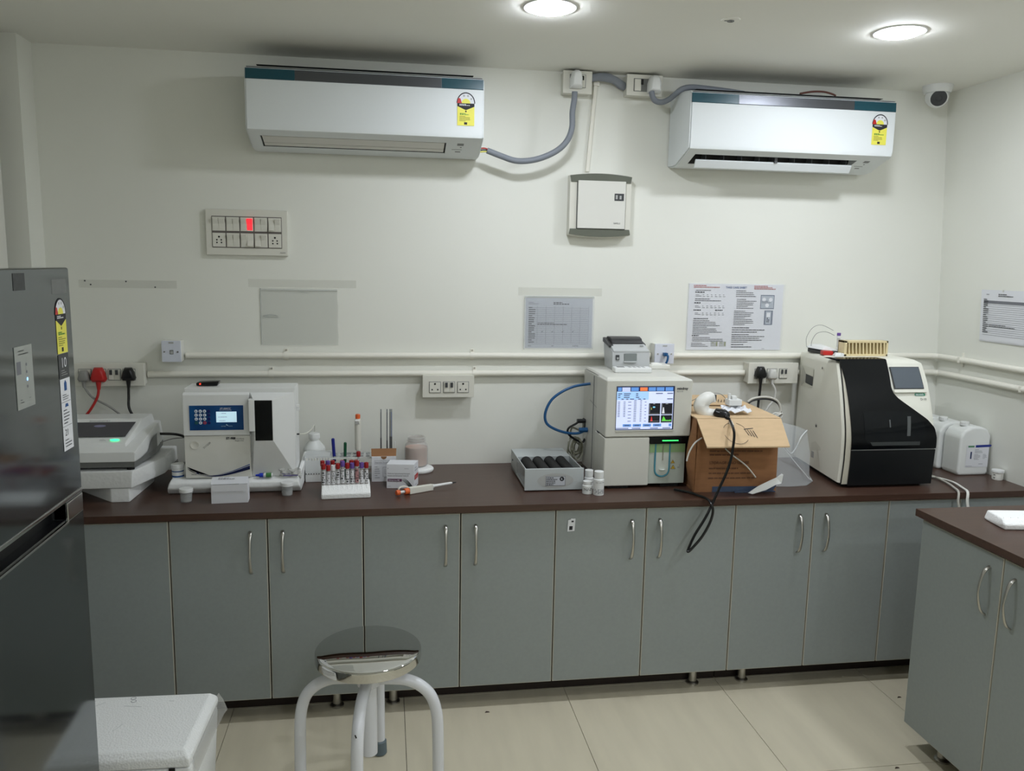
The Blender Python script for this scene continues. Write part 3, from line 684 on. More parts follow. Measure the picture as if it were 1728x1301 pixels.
t = thing('log_sheet', 'greyish printed log sheet on the wall left of the small printer', 'paper', (.71,0,1.24))
P = PF(.567,-.0022,1.243)
obj('sheet', MB().box(.567,.848,-.002,-.0005,1.243,1.448), PAPER2, t, None)
mb = MB(); lines(mb, P, .012, .06, .178, .19, 2); lines(mb, P, .115, .20, .178, .19, 2, .004)
lines(mb, P, .012, .045, .02, .17, 18, .0035, words=False)
lines(mb, P, .012, .04, .004, .012, 1); lines(mb, P, .11, .13, .004, .012, 1); lines(mb, P, .20, .25, .004, .012, 1)
for k in range(4): mb.poly(P, [(.065+k*.043,.068),(.069+k*.043,.064),(.076+k*.043,.072),(.069+k*.043,.067)])
lines(mb, P, .05, .22, .094, .106, 2, .003)
obj('print', mb, INK, t, None)
mb = MB()
for k in range(20): mb.rect(P, .012, .262, .016+k*.0078, .0170+k*.0078, .0004)
for k in range(7): mb.rect(P, .048+k*.036, .0490+k*.036, .016, .172, .0004)
obj('ruling', mb, GINK, t, None)
g = [[(.562+.292*i/8, -.004-.002*abs(math.sin(i*2.3+j*1.9)), 1.238+.217*j/6) for i in range(9)] for j in range(7)]
obj('sleeve', MB().sheet(g, .0005), mat('glossy sleeve', (225,230,235), .08, alpha=.16, bump=(30,.3)), t)
obj('sleeve_edge', MB().box(.561,.564,-.006,-.0005,1.237,1.45).box(.562,.852,-.006,-.0005,1.4535,1.457), mat('sleeve edge', (235,238,235), .12, alpha=.6), t)

t = thing('poster', 'large printed instruction sheet headed TAKE CARE SHEET above the right conduit', 'poster', (1.475,0,1.236))
obj('sheet', MB().box(1.262,1.686,-.003,-.0005,1.236,1.516), PAPER, t, None)
P = PF(1.262,-.0032,1.236)
text('heading', 'TAKE CARE SHEET', P, .21, .262, .0115, BINK, t, 'CENTER', bold=.0003)
mb = MB()
lines(mb, P, .03, .165, .249, .256, 1); lines(mb, P, .028, .11, .241, .248, 1, .004)
for z_ in (.225, .178, .148): lines(mb, P, .03, .06, z_, z_+.012, 2); [lines(mb, P, .062+k*.018, .074+k*.018, z_-.002, z_+.012, 2) for k in range(6)]
lines(mb, P, .028, .18, .205, .220, 2); lines(mb, P, .026, .085, .196, .203, 1, .004); lines(mb, P, .024, .085, .166, .172, 1, .004); lines(mb, P, .12, .19, .166, .172, 1, .004)
lines(mb, P, .026, .15, .128, .138, 1); lines(mb, P, .024, .17, .065, .128, 9); lines(mb, P, .022, .08, .058, .064, 1, .004); lines(mb, P, .024, .18, .035, .056, 3); lines(mb, P, .02, .11, .012, .032, 3)
lines(mb, P, .21, .31, .225, .256, 4); lines(mb, P, .215, .315, .175, .22, 6); lines(mb, P, .205, .315, .105, .17, 9); lines(mb, P, .20, .365, .072, .1, 3); lines(mb, P, .20, .38, .030, .07, 5); lines(mb, P, .20, .33, .008, .028, 2); lines(mb, P, .34, .37, .004, .008, 1)
obj('print', mb, INK, t, None)
mb = MB(); lines(mb, P, .02, .15, .262, .276, 2, .003); lines(mb, P, .29, .405, .258, .276, 3, .003); obj('red_writing', mb, PINK, t, None)
mb = MB().rect(P, .322, .385, .176, .236, .0005).rect(P, .343, .382, .108, .170, .0005); obj('picture', mb, mat('picture blue grey', (96,108,128), .6), t, None)
mb = MB(); mb.rect(P, .325, .382, .18, .232, .0009).rect(P, .350, .374, .112, .166, .0009); obj('picture', mb, mat('picture pale', (176,184,194), .6), t, None)
mb = MB(); [mb.disc(P, a, b, .0085, .0012, 14) for a, b in ((.338,.216),(.368,.216),(.353,.192))]; mb.rect(P, .354, .37, .142, .16, .0012); obj('picture', mb, PAPER, t, None)
mb = MB(); lines(mb, P, .328, .38, .2, .212, 2); lines(mb, P, .355, .369, .118, .14, 3, .004); obj('picture', mb, INK, t, None)
for k in range(2):
    obj('picture', MB().rect(P, .108+k*.037, .140+k*.037, .014, .036, .0005), LGREY, t, None)
    obj('picture', MB().rect(P, .132+k*.037, .138+k*.037, .017, .034, .0009).rect(P, .113+k*.037, .122+k*.037, .029, .032, .0009), mat('picture olive', (130,138,80), .6) if not k else bpy.data.materials['picture olive'], t, None)
obj('sleeve', MB().box(1.256,1.694,-.0045,-.0042,1.234,1.519), mat('poster film', (232,236,240), .1, alpha=.10), t, None)

t = thing('log_sheet', 'stack of printed log sheets hung on the right wall above the conduit', 'paper', (xw(1.4),-.4,1.306))
u, v = Vector((0,-1,0)), Vector((-.058,0,1)).normalized()
o = Vector((xw(1.306)-.003, -.262, 1.310))
for k in range(3):
    mb = MB(); q = o+Vector((-.0012*k,-.002*k,-.003*(2-k)))
    pts = [q, q+u*.285, q+u*.285+v*.205, q+v*.205]
    mb.hull([p_ for p_ in pts]+[p_+Vector((-.0008,0,0)) for p_ in pts])
    obj('sheet', mb, PAPER, t, None)
P = (o+Vector((-.0036,-.004,0)), u, v)
mb = MB(); lines(mb, P, .03, .06, .183, .19, 1); lines(mb, P, .095, .19, .178, .192, 2, .003); lines(mb, P, .015, .05, .03, .17, 18, .003, words=False); lines(mb, P, .05, .22, .055, .068, 2, .0025)
obj('print', mb, INK, t, None)
mb = MB().rect(P, .015, .26, .150, .162, .0004)
for k in range(16): mb.rect(P, .015, .26, .022+k*.0082, .0230+k*.0082, .0004)
obj('ruling', mb, GINK, t, None)
obj('pin', MB().lathe([(0,0),(.004,.001),(.004,.004),(0,.005)], (xw(1.51)-.009,-.385,1.512), 10, 'x'), CHROME, t)
# ================================================================== ON THE WORKTOP, LEFT HALF
def lerp(a, b, t): return a+(b-a)*t
# foam support and the chemistry analyzer with a slanted screen
t = thing('foam_support', 'thick white packing foam block lifting the touch-screen analyzer', 'foam block', (-1.0,-.3,ZT))
obj('foot', MB().hull([(-1.16,-.20,ZT),(-.857,-.20,ZT),(-.857,-.171,ZT),(-.866,-.443,ZT),(-.925,-.443,ZT),(-.925,-.30,ZT),(-1.16,-.17,ZT),(-.857,-.171,.806),(-.866,-.443,.806),(-.925,-.443,.806),(-1.16,-.17,.806)], .004), FOAM2, t)
obj('slab', MB().hull([(-1.20,-.445,.806),(-.857,-.445,.806),(-.798,-.25,.806),(-.80,-.06,.806),(-1.20,-.06,.806),(-1.20,-.452,.868),(-.850,-.452,.868),(-.796,-.25,.868),(-.80,-.06,.868),(-1.20,-.06,.868)], .006), FOAM2, t)
t = thing('chemistry_analyzer', 'low white analyzer with slanted dark touch screen and green light beside the fridge', 'lab machine', (-1.0,-.3,.87))
A_ = lambda y0, y1, z0, z1, zz=(): None
base = [(-1.20,-.44,.878),(-.846,-.44,.878),(-.828,-.25,.878),(-.84,-.10,.878),(-1.20,-.07,.878)]
obj('base', MB().hull([(a,b,.878) for a,b,c in base]+[(-1.20,-.448,.902),(-.842,-.448,.902),(-.824,-.25,.902),(-.838,-.10,.902),(-1.20,-.07,.902)], .003), MGREY, t)
for a, b in ((-.862,-.425),(-.86,-.14),(-1.15,-.42),(-1.15,-.12)): obj('foot', MB().cyl((a,b,.868), .012, .011), RUBBER, t)
obj('housing', MB().hull([(-1.21,-.452,.899),(-.840,-.452,.899),(-.822,-.25,.903),(-.836,-.10,.903),(-1.21,-.07,.905),(-1.21,-.452,.934),(-.838,-.452,.934),(-.828,-.25,.976),(-.845,-.10,.976),(-1.21,-.07,.972),(-1.21,-.19,.972)], .004), WPL, t, .4)
obj('screen_hood', MB().hull([(-1.16,-.415,.938),(-.878,-.415,.938),(-.858,-.22,.945),(-.858,-.10,.945),(-1.16,-.10,.945),(-1.15,-.40,.953),(-.884,-.40,.953),(-1.14,-.245,1.010),(-.868,-.245,1.010),(-.868,-.12,1.005),(-1.14,-.12,1.005)], .003), WPL, t, .4)
o = Vector((-1.14,-.40,.9545)); v = Vector((0,.155,.0575)).normalized(); P = (o, (1,0,0), v)
sc_ = obj('touch_screen', MB().poly(P, [(.0,.038),(.247,.038),(.258,.135),(.012,.135)], .002), mat('dark screen', (60,58,66), .08), t, None)
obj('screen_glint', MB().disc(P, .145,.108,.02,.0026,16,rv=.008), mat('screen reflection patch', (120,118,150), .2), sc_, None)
obj('indicator_light', MB().disc(P, .218, .018, .016, .002, 16, rv=.005), mat('green led', (60,255,170), .3, emit=.9), t, None)
mb = MB(); lines(mb, P, .17, .198, .010, .022, 2); obj('lettering', mb, GINK, t, None)
text('lettering', 'BIOCHEMISTRY', P, .10, .142, .010, GINK, t)
obj('side_panel', MB().poly(((-.840,-.452,0),(.0886,.996,0),(0,0,1)), [(.03,.901),(.200,.904),(.200,.958),(.17,.952),(.135,.935),(.11,.912)], .003), MGREY, t, None)
mb = MB(); lines(mb, ((-.840,-.452,.908),(.0886,.996,0),(0,0,1)), .14, .18, 0, .012, 2); obj('port_mark', mb, DGREY, t, None)
t = thing('power_cable', 'black cord bending out behind the touch-screen analyzer', 'cable', (-.73,-.12,.87))
obj('cord', MB().tube([(-.835,-.16,.935),(-.78,-.15,.93),(-.745,-.14,.915),(-.715,-.13,.89),(-.712,-.13,.865),(-.725,-.11,.84),(-.74,-.09,.80),(-.75,-.05,.765)], .005), BLACK, t)
solo('thin_cable', MB().tube([(-.83,-.18,.905),(-.79,-.16,.915),(-.745,-.12,.910),(-.72,-.12,.905),(-.695,-.14,.895)], .0018, 6), GCORD, 'thin grey cable between the touch-screen analyzer and the electrolyte analyzer', 'cable', (-.735,-.12,.89))
g = [[(-.80+.10*i/7+.006*math.sin(j*2.2), -.13+.05*math.sin(i*1.9+j)*.4+.02*math.cos(j*2.7), .762+.075*j/6*(.7+.3*math.sin(i*2.3))) for i in range(8)] for j in range(7)]
solo('plastic_wrap', MB().sheet(g, .001), mat('crumpled film', (190,190,184), .2, alpha=.55), 'crumpled clear plastic wrap between the two left analyzers', 'plastic wrap', (-.75,-.12,.76), smooth=None)

# electrolyte analyzer on its foam tray
t = thing('foam_tray', 'long white packing foam tray under the electrolyte analyzer', 'foam tray', (-.53,-.25,ZT))
obj('tray', MB().hull([(-.768,-.352,ZT),(-.306,-.352,ZT),(-.306,-.11,ZT),(-.768,-.11,ZT),(-.76,-.375,.780),(-.306,-.375,.78),(-.756,-.372,.800),(-.312,-.372,.800),(-.75,-.34,.812),(-.318,-.34,.812),(-.306,-.11,.812),(-.762,-.11,.812)], .006, 3), FOAM2, t)
obj('rim', MB().hull([(-.318,-.34,.811),(-.304,-.345,.80),(-.304,-.11,.80),(-.304,-.345,.828),(-.304,-.11,.848),(-.318,-.335,.828),(-.318,-.11,.848)], .004), FOAM2, t)
t = thing('electrolyte_analyzer', 'white electrolyte analyzer with blue keypad panel and tall black window', 'lab machine', (-.51,-.28,.812))
ex0, ex1, ey, ez0, ez1 = -.702, -.322, -.348, .812, 1.122
obj('body', MB().box(ex0+.004, ex1, -.345, -.225, ez0, ez1+.012, .004), WPL, t)
obj('upper_door', MB().hull([(ex0,-.345,.967),(-.478,-.345,.967),(ex0,-.345,1.12),(-.478,-.345,1.12),(ex0,-.360,.967),(-.478,-.360,.967),(ex0,-.358,1.112),(-.478,-.358,1.112)], .003), WPL, t)
obj('lower_door', MB().box(ex0, -.478, -.355, -.345, .813, .9655, .003), WPL2, t)
obj('sampler_hood', MB().hull([(-.476,-.345,.815),(-.324,-.345,.815),(-.476,-.345,1.118),(-.324,-.345,1.118),(-.460,-.385,.950),(-.394,-.385,.950),(-.460,-.385,1.098),(-.394,-.385,1.098)], .002), WPL, t, .3)
obj('sampler_flap', MB().box(-.4765, -.4555, -.388, -.35, .985, 1.100, .003), WPL, t)
obj('window', MB().box(-.4555, -.396, -.3868, -.384, .952, 1.0955, .001), GLOSSB, t)
obj('door_catch', MB().lathe([(.014,0),(.0145,.002),(.010,.0012),(0,-.001)], (-.667,-.3552,.933), 28, 'y', xf=spin((-.667,-.3552,.933),180,'X')), IVORY, t)
P = PF(-.680,-.3605,.987)
BLU = mat('panel blue', (22,84,142), .3, noise=(9,.35), rgb2=(14,52,104))
pn = obj('keypad_panel', MB().rect(P, 0, .182, 0, .088, .0008), BLU, t, None)
obj('panel_border', MB().rect(P, -.0015, .1835, -.0015, .0895, .0003), PAPER, t, None)
KW = mat('key white', (224,230,238), .4); KB = mat('key navy', (14,26,96), .4); KR = mat('key red', (176,58,70), .4); KG = mat('key green', (30,92,76), .4)
for r in range(4):
    for c in range(4):
        k = KB if c == 3 else (KG if (r,c) == (3,0) else KR if (r,c) == (3,2) else KW)
        x_, z_ = -.680+.023+c*.0142, .987+.068-r*.0138
        q = obj('key', MB().cyl((x_,-.3612,z_), .0056, .0018, 'y', 14, .0006, xf=spin((x_,-.3612,z_),180,'X')), k, pn)
mb = MB()
for r in range(4):
    for c in range(3): mb.rect(P, .023+c*.0142-.0015, .023+c*.0142+.0015, .068-r*.0138-.002, .068-r*.0138+.002, .0030)
obj('key_print', mb, BINK, pn, None)
obj('display', MB().rect(P, .090, .159, .028, .066, .0014), mat('lit white display', (190,222,236), .3, emit=.35), pn, None)
mb = MB(); lines(mb, P, .108, .140, .057, .062, 1); lines(mb, P, .097, .152, .044, .049, 1); lines(mb, P, .10, .15, .031, .036, 1); obj('display_print', mb, GINK, pn, None)
text('lettering', 'ST-200CC', P, .103, .074, .0085, PAPER, pn, bold=.0001, shear=.2, off=.0014)
text('lettering', 'ELECTROLYTE ANALYZER', P, .102, .0695, .0035, PAPER, pn, off=.0014)
text('logo', 'sensa', P, .105, .012, .0075, mat('logo grey', (160,190,210), .5), pn, off=.0014); text('logo', 'core', P, .13, .012, .0075, bpy.data.materials['logo grey'], pn, off=.0014)
obj('logo', MB().poly(P, [(.121,.018),(.124,.022),(.131,.015),(.128,.0145)], .0014), bpy.data.materials['logo grey'], pn, None)
P = PF(ex0,-.3555,.813)
wave = lambda k, d: [( .006+.214*i/20, .040+d+(-.030*math.sin(math.pi*(i/20)**.75))*1.0+(k*(i/20)**1.5)) for i in range(21)]
def band(k0, d0, k1, d1, m): obj('wave_stripe', MB().poly(P, wave(k0, d0)+wave(k1, d1)[::-1], .0006), m, t, None)
NAVY = mat('navy', (20,34,84), .5); MBL = mat('stripe blue', (32,74,146), .5)
band(-.012, .002, -.009, .0015, NAVY); band(-.008, -.003, .006, -.0035, NAVY); band(.008, -.003, .012, -.0035, MBL)
text('lettering', 'ST-988', P, .142, .139, .011, INK, t, bold=.0005, off=.0008); text('lettering', 'AutoReady', P, .176, .139, .006, INK, t, off=.0008, shear=.2); text('lettering', 'Reagent Pack', P, .172, .132, .0055, INK, t, off=.0008)
text('logo', 'sensa', P, .020, .012, .008, INK, t, off=.0008); text('logo', 'core', P, .046, .012, .008, INK, t, off=.0008); obj('logo', MB().poly(P, [(.036,.018),(.040,.022),(.047,.0155),(.044,.0145)], .0008), NAVY, t, None)
text('handwriting', '31/12/20', ((ex0+.066,-.3555,.919),(.75,0,.66),(-.66,0,.75)), 0, 0, .009, INK, t, off=.0008)
for k, z_ in enumerate((1.045,1.058)): obj('side_clip', MB().box(ex1, ex1+.010, -.315, -.295, z_, z_+.009, .001), WPL, t)
obj('side_port', MB().box(ex1, ex1+.009, -.31,-.30, .955,.959), BLACK, t)
solo('thin_tube', MB().tube([(-.313,-.305,.957),(-.29,-.29,.957),(-.275,-.24,.962),(-.272,-.17,.963),(-.276,-.11,.935),(-.28,-.08,.918)], .0017, 6), mat('thin clear tube', (222,222,208), .3), 'thin clear tube from the electrolyte analyzer to the white bottle cap', 'tube', (-.29,-.2,.95))
t = thing('alarm_fob', 'small black device with red light on top of the electrolyte analyzer', 'device', (-.635,-.28,1.136))
obj('case', MB().hull([(-.668,-.305,1.136),(-.594,-.305,1.136),(-.594,-.265,1.136),(-.662,-.265,1.136),(-.666,-.303,1.148),(-.588,-.303,1.152),(-.588,-.267,1.152),(-.66,-.267,1.150)], .005, 3), BLACK, t)
obj('light', MB().cyl((-.652,-.3035,1.143), .003, .003, 'y', 10, xf=spin((-.652,-.3035,1.143),180,'X')), mat('red led', (255,60,40), .3, emit=1), t)

# small things round the electrolyte analyzer
def lathe_thing(name, label, cat, x, y, z, parts, group=None):
    t = thing(name, label, cat, (x, y, z), group)
    for nm, prof, m in parts: obj(nm, MB().lathe(prof, (x, y, z), 28), m, t)
    return t
WATER = mat('clear liquid', (225,230,228), .1, alpha=.2)
def specimen(label, x, y):
    return lathe_thing('specimen_cup', label, 'cup', x, y, ZT, [
        ('cup', [(0,0),(.0175,0),(.0185,.003),(.0205,.036),(.0195,.036),(.0175,.004),(0,.004)], mat('clear cup', (222,226,224), .1, alpha=.22) if 'clear cup' not in bpy.data.materials else bpy.data.materials['clear cup']),
        ('sample', [(0,.0045),(.0172,.0045),(.0182,.020),(0,.020)], WATER),
        ('lid', [(.0205,.036),(.0228,.036),(.0228,.046),(.0215,.048),(0,.048),(0,.0465),(.0205,.0465)], WPL)])
specimen('clear specimen cup with white lid standing left of the folded white card box', -.679, -.455)
specimen('clear specimen cup with white lid standing right of the folded white card box', -.349, -.405)
t = lathe_thing('reagent_jar', 'small white jar with printed bands at the left end of the foam tray', 'jar', -.735, -.325, .811, [
    ('jar', [(0,0),(.019,0),(.020,.002),(.020,.034),(.018,.036),(0,.036)], WPL), ('lid', [(0,.036),(.0225,.036),(.0225,.047),(.021,.049),(0,.049)], WPL)])
obj('label_band', MB().lathe([(.0203,.003),(.0203,.009)], (-.735,-.325,.811), 28).lathe([(.0203,.022),(.0203,.026)], (-.735,-.325,.811), 28), BINK, t)
t = thing('card_box', 'folded white card box with a tuck flap in front of the electrolyte analyzer', 'box', (-.53,-.47,ZT))
M = spin((-.53,-.47,ZT), 3)
WC = mat('white card', (222,224,228), .6)
obj('carton', MB(M).box(-.591, -.471, -.487, -.437, ZT, ZT+.066, .0015), WC, t)
obj('front_flap', MB(M).prism([(-.589,ZT+.066),(-.589,ZT+.052),(-.580,ZT+.042),(-.482,ZT+.042),(-.473,ZT+.052),(-.473,ZT+.066)], 'y', -.4895, -.4878), WC, t)
obj('lid_flap', MB(M).hull([(-.591,-.487,ZT+.067),(-.471,-.487,ZT+.067),(-.593,-.435,ZT+.078),(-.473,-.435,ZT+.078),(-.591,-.487,ZT+.0685),(-.471,-.487,ZT+.0685),(-.593,-.435,ZT+.0795),(-.473,-.435,ZT+.0795)]), WC, t)
mb = MB(M); PT = ((-.591,-.487,ZT+.069),(1,0,0),(0,.978,.207)); lines(mb, PT, .02, .10, .03, .045, 2, .003); obj('print', mb, GINK, t, None)
obj('tuck_slot', MB(M).box(-.585,-.500,-.4885,-.485,ZT+.0655,ZT+.0672), MGREY, t)
t = thing('dropper_bottle', 'little dropper bottle with blue cap lying on the foam tray', 'bottle', (-.438,-.352,.812))
obj('cap', MB().lathe([(0,0),(.003,0),(.0045,.012),(.0075,.014),(.0075,.026),(0,.026)], (-.463,-.357,.8195), 16, 'x'), mat('bright blue', (28,58,190), .35), t)
obj('bottle', MB().lathe([(0,.026),(.005,.026),(.0078,.030),(.0078,.056),(.006,.058),(0,.058)], (-.463,-.357,.8195), 16, 'x'), WPL, t)
obj('label', MB().lathe([(.0080,.036),(.0080,.055)], (-.463,-.357,.8195), 16, 'x'), mat('label green', (70,130,70), .5), t)
g = [[(-.382+.075*i/6, -.352+.012*math.sin(i*2.1+j), .813+.028*j/4+.003*math.sin(i*1.3)) for i in range(7)] for j in range(5)]
t = thing('sample_bag', 'small crinkled clear bag with printed label at the right of the foam tray', 'bag', (-.345,-.35,.812))
obj('bag', MB().sheet(g, .001), mat('bag film', (214,214,208), .15, alpha=.4), t, None)
obj('label', MB().rect(PF(-.37,-.3685,.815), .004, .055, .002, .007).rect(PF(-.37,-.3685,.815), 0, .03, .01, .012), mat('label mauve', (108,104,146), .5), t, None)

# wash bottle, tip rack, acrylic rack
t = lathe_thing('wash_bottle', 'white translucent bottle with screw cap right of the electrolyte analyzer', 'bottle', -.280, -.085, ZT, [
    ('bottle', [(0,0),(.038,0),(.042,.004),(.0425,.092),(.040,.102),(.024,.122),(.018,.128),(.018,.136),(0,.136)], HDPE),
    ('cap', [(0,.136),(.0215,.136),(.022,.140),(.0215,.154),(.019,.157),(.0,.157)], WPL)])
mb = MB(); [mb.box(-.28+.0215*math.cos(k)-.0006,-.28+.0215*math.cos(k)+.0006,-.085+.0215*math.sin(k)-.0006,-.085+.0215*math.sin(k)+.0006,ZT+.139,ZT+.153) for k in [i*.35 for i in range(18)]]
obj('cap_ridge', mb, WPL, t)
t = thing('tip_rack', 'white box rack full of pipette tips in front of the white bottle', 'rack', (-.25,-.19,ZT))
obj('base', MB().box(-.302,-.206,-.238,-.145,ZT,ZT+.036,.003), WPL, t)
obj('lid', MB().hull([(-.302,-.238,ZT+.0365),(-.206,-.238,ZT+.0365),(-.302,-.145,ZT+.0365),(-.206,-.145,ZT+.0365),(-.306,-.225,ZT+.098),(-.212,-.225,ZT+.098),(-.304,-.150,ZT+.102),(-.21,-.150,ZT+.102)], .002), FROST, t)
mb = MB()
for i in range(10): mb.box(-.3005+i*.0095,-.297+i*.0095,-.2395,-.2375,ZT+.03,ZT+.034)
obj('slot', mb, DGREY, t)
mb = MB()
for i in range(9):
    for j in range(3): mb.lathe([(0,.03),(.0022,.03),(.0034,.09),(0,.09)], (-.297+i*.0105,-.226+j*.03,ZT), 8)
o_ = obj('tips', mb, WPL2, t); o_['kind'] = 'stuff'
ACR = mat('clear acrylic', (214,220,220), .08, alpha=.30)
t = thing('tube_rack', 'clear acrylic test tube rack behind the red and purple capped tubes', 'rack', (-.14,-.165,ZT))
ax0, ax1, ay0, ay1 = -.212, -.052, -.205, -.120
HOLES = [(ax0+.018+.0245*i, ay0+.022+.042*j) for i in range(6) for j in range(2)]
for z_ in (.040, .082): obj('shelf', MB().box(ax0, ax1, ay0, ay1, ZT+z_, ZT+z_+.004), ACR, t)
obj('shelf', MB().box(ax0, ax1, ay0, ay1, ZT, ZT+.004), ACR, t)
for x_ in (ax0-.004, ax1): obj('end_panel', MB().box(x_, x_+.004, ay0, ay1, ZT, ZT+.092, .001), ACR, t)
mb = MB()
for x_, y_ in HOLES: mb.lathe([(.007,.0825),(.0085,.0868),(.0068,.0868),(.007,.0825)], (x_, y_, ZT), 14)
obj('hole_rim', mb, LGREY, t)
obj('edge', MB().box(ax0,ax1,ay0-.0008,ay0,ZT+.0795,ZT+.0865).box(ax0,ax1,ay0-.0008,ay0,ZT+.040,ZT+.045), mat('acrylic edge', (226,228,222), .3), t)
def pen(label, m, x, y, z0, z1, lean, r=.0062, body=None):
    t = thing('marker_pen', label, 'pen', (x, y, z0))
    a, b = Vector((x, y, z0)), Vector((x-lean, y, z1)); q = a.lerp(b, .45)
    obj('barrel', MB().rod(a, q, r*.9, 14), body or WPL, t); obj('cap', MB().rod(q, b, r, 14).rod(b, b+(b-a).normalized()*.003, r, 14, r*.6), m, t)
    return t, a, q
tp, a, q = pen('marker pen with dark blue cap standing in the acrylic tube rack', mat('pen blue', (20,32,128), .4), HOLES[0][0], HOLES[0][1], ZT+.005, .910, .008)
mb = MB(); [mb.rod(a.lerp(q,s), a.lerp(q,s+.1), .0058, 14) for s in (.55,.75,.9)]; obj('print', mb, INK, tp)
pen('green pen standing in the acrylic tube rack', mat('pen green', (16,82,52), .4), HOLES[4][0]-.014, HOLES[4][1]-.0, ZT+.005, .894, -.003, .0058, mat('pen green dark', (20,70,50), .4))
def blood_tube(label, x, y, z, L, capm, lm, group=None, lean=0):
    t = thing('blood_tube', label, 'test tube', (x, y, z), group)
    M = spin((x, y, z), lean, 'X')
    obj('glass', MB(M).lathe([(0,0),(.004,.001),(.0062,.005),(.0063,L-.018),(0,L-.018)], (x,y,z), 14), GLS, t)
    obj('blood', MB(M).lathe([(0,.001),(.0055,.005),(.0055,L*.40),(0,L*.40)], (x,y,z), 12), BLOOD, t)
    obj('label', MB(M).lathe([(.0066,L*.22),(.0066,L*.72)], (x,y,z), 14), lm, t)
    mb = MB(M)
    for q in range(5):
        for a in (-2.2,-1.9,-1.6,-1.3,-1.0):
            if random.random() < .42:
                c, s = math.cos(a)*.0067, math.sin(a)*.0067
                mb.box(x+c-.0011, x+c+.0011, y+s-.0003, y+s+.0003, z+L*(.27+.09*q), z+L*(.27+.09*q+.05))
    obj('label_print', mb, INK, t)
    obj('cap', MB(M).lathe([(0,L-.020),(.0068,L-.020),(.0079,L-.018),(.0081,L-.003),(.007,L),(.004,L),(.0035,L-.002),(0,L-.002)], (x,y,z), 18), capm, t)
    return t
GLS = mat('tube glass', (214,214,210), .1, alpha=.5)
BLOOD = mat('blood', (84,18,20), .3)
CR = mat('cap red', (158,30,32), .4); CP = mat('cap purple', (108,78,158), .4); CW = mat('cap white', (226,226,228), .4)
LW = mat('tube label white', (214,214,216), .6); LRD = mat('tube label reddish', (176,130,130), .6)
blood_tube('single red-capped tube standing in the clear acrylic rack', HOLES[8][0]-.01, HOLES[8][1]-.018, ZT+.006, .101, CR, LW)
t = thing('foam_tube_tray', 'white foam tube tray holding the red and purple capped blood tubes', 'tray', (-.144,-.41,ZT))
M = spin((-.144,-.41,ZT), 3)
obj('tray', MB(M).hull([(-.229,-.470,ZT),(-.059,-.470,ZT),(-.059,-.345,ZT),(-.229,-.345,ZT),(-.229,-.470,ZT+.019),(-.059,-.470,ZT+.019),(-.229,-.428,ZT+.036),(-.059,-.428,ZT+.036),(-.229,-.345,ZT+.036),(-.059,-.345,ZT+.036)], .005, 3), FOAM, t)
mb = MB(M)
for k in range(10): mb.hull([(-.222+.0165*k,-.462,ZT+.021),(-.215+.0165*k,-.462,ZT+.021),(-.222+.0165*k,-.428,ZT+.0385),(-.215+.0165*k,-.428,ZT+.0385),(-.222+.0165*k,-.43,ZT+.030),(-.215+.0165*k,-.43,ZT+.030),(-.222+.0165*k,-.462,ZT+.016),(-.215+.0165*k,-.462,ZT+.016)], .0015)
obj('rib', mb, FOAM, t)
ordn = ['leftmost','second from left','third from left','fourth from left','fifth from left','sixth from left','seventh from left','eighth from left','ninth from left','rightmost']
fr = 'rrwrprprpr'; nm = dict(r='red', w='white', p='purple'); cm = dict(r=CR, w=CW, p=CP)
for k, c in enumerate(fr):
    x = -.2215+.01665*k; y = -.4135+.0009*k
    blood_tube('%s-capped blood tube, %s in the front row of the foam tray' % (nm[c], ordn[k]), x, y, ZT+.020, .094+(.008 if k % 3 == 1 and k > 2 else 0)-(.006 if k in (1,2) else 0), cm[c], LRD if k == 7 else LW)
for k, (x, c) in enumerate(((-.2275,'r'),(-.209,'p'),(-.192,'r'),(-.158,'r'),(-.1255,'r'),(-.109,'r'))):
    blood_tube('%s-capped blood tube, %s in the back row of the foam tray' % (nm[c], ordn[k] if k < 5 else 'rightmost'), x, -.376, ZT+.020, .096, cm[c], LW)

# standing pipette, carton with glass rods, medicine box, jar
OR = mat('orange', (226,104,48), .4)
t = thing('pipette', 'upright ivory pipette with orange button standing in the acrylic rack', 'pipette', (-.108,-.158,ZT+.005))
x, y = -.1085, -.158
obj('tip_cone', MB().lathe([(0,0),(.002,0),(.0045,.04),(.006,.085),(.0075,.098),(0,.098)], (x,y,ZT+.005), 16), WPL2, t)
obj('barrel', MB().lathe([(0,.098),(.011,.098),(.0125,.104),(.0125,.205),(.0115,.222),(0,.222)], (x,y,ZT+.005), 20), IVORY, t)
obj('finger_rest', MB().hull([(x-.010,y-.012,ZT+.205),(x+.006,y-.012,ZT+.205),(x-.010,y-.026,ZT+.222),(x+.006,y-.026,ZT+.222),(x-.010,y-.010,ZT+.226),(x+.006,y-.010,ZT+.226)], .002), WPL, t)
obj('button', MB().lathe([(0,.222),(.0085,.222),(.0095,.225),(.0095,.236),(.008,.239),(0,.239)], (x,y,ZT+.005), 20), OR, t)
t = thing('slide_carton', 'open white carton with brown tuck flap holding long glass rods', 'carton', (-.01,-.215,ZT))
obj('carton', MB().box(-.056,.036,-.252,-.185,ZT,ZT+.098,.0015), WC, t)
obj('flap', MB().hull([(-.056,-.250,ZT+.098),(.036,-.250,ZT+.098),(-.058,-.200,ZT+.117),(.038,-.200,ZT+.117),(-.056,-.2485,ZT+.0975),(.036,-.2485,ZT+.0975),(-.058,-.1985,ZT+.1155),(.038,-.1985,ZT+.1155)]), mat('kraft flap', (140,100,66), .8), t)
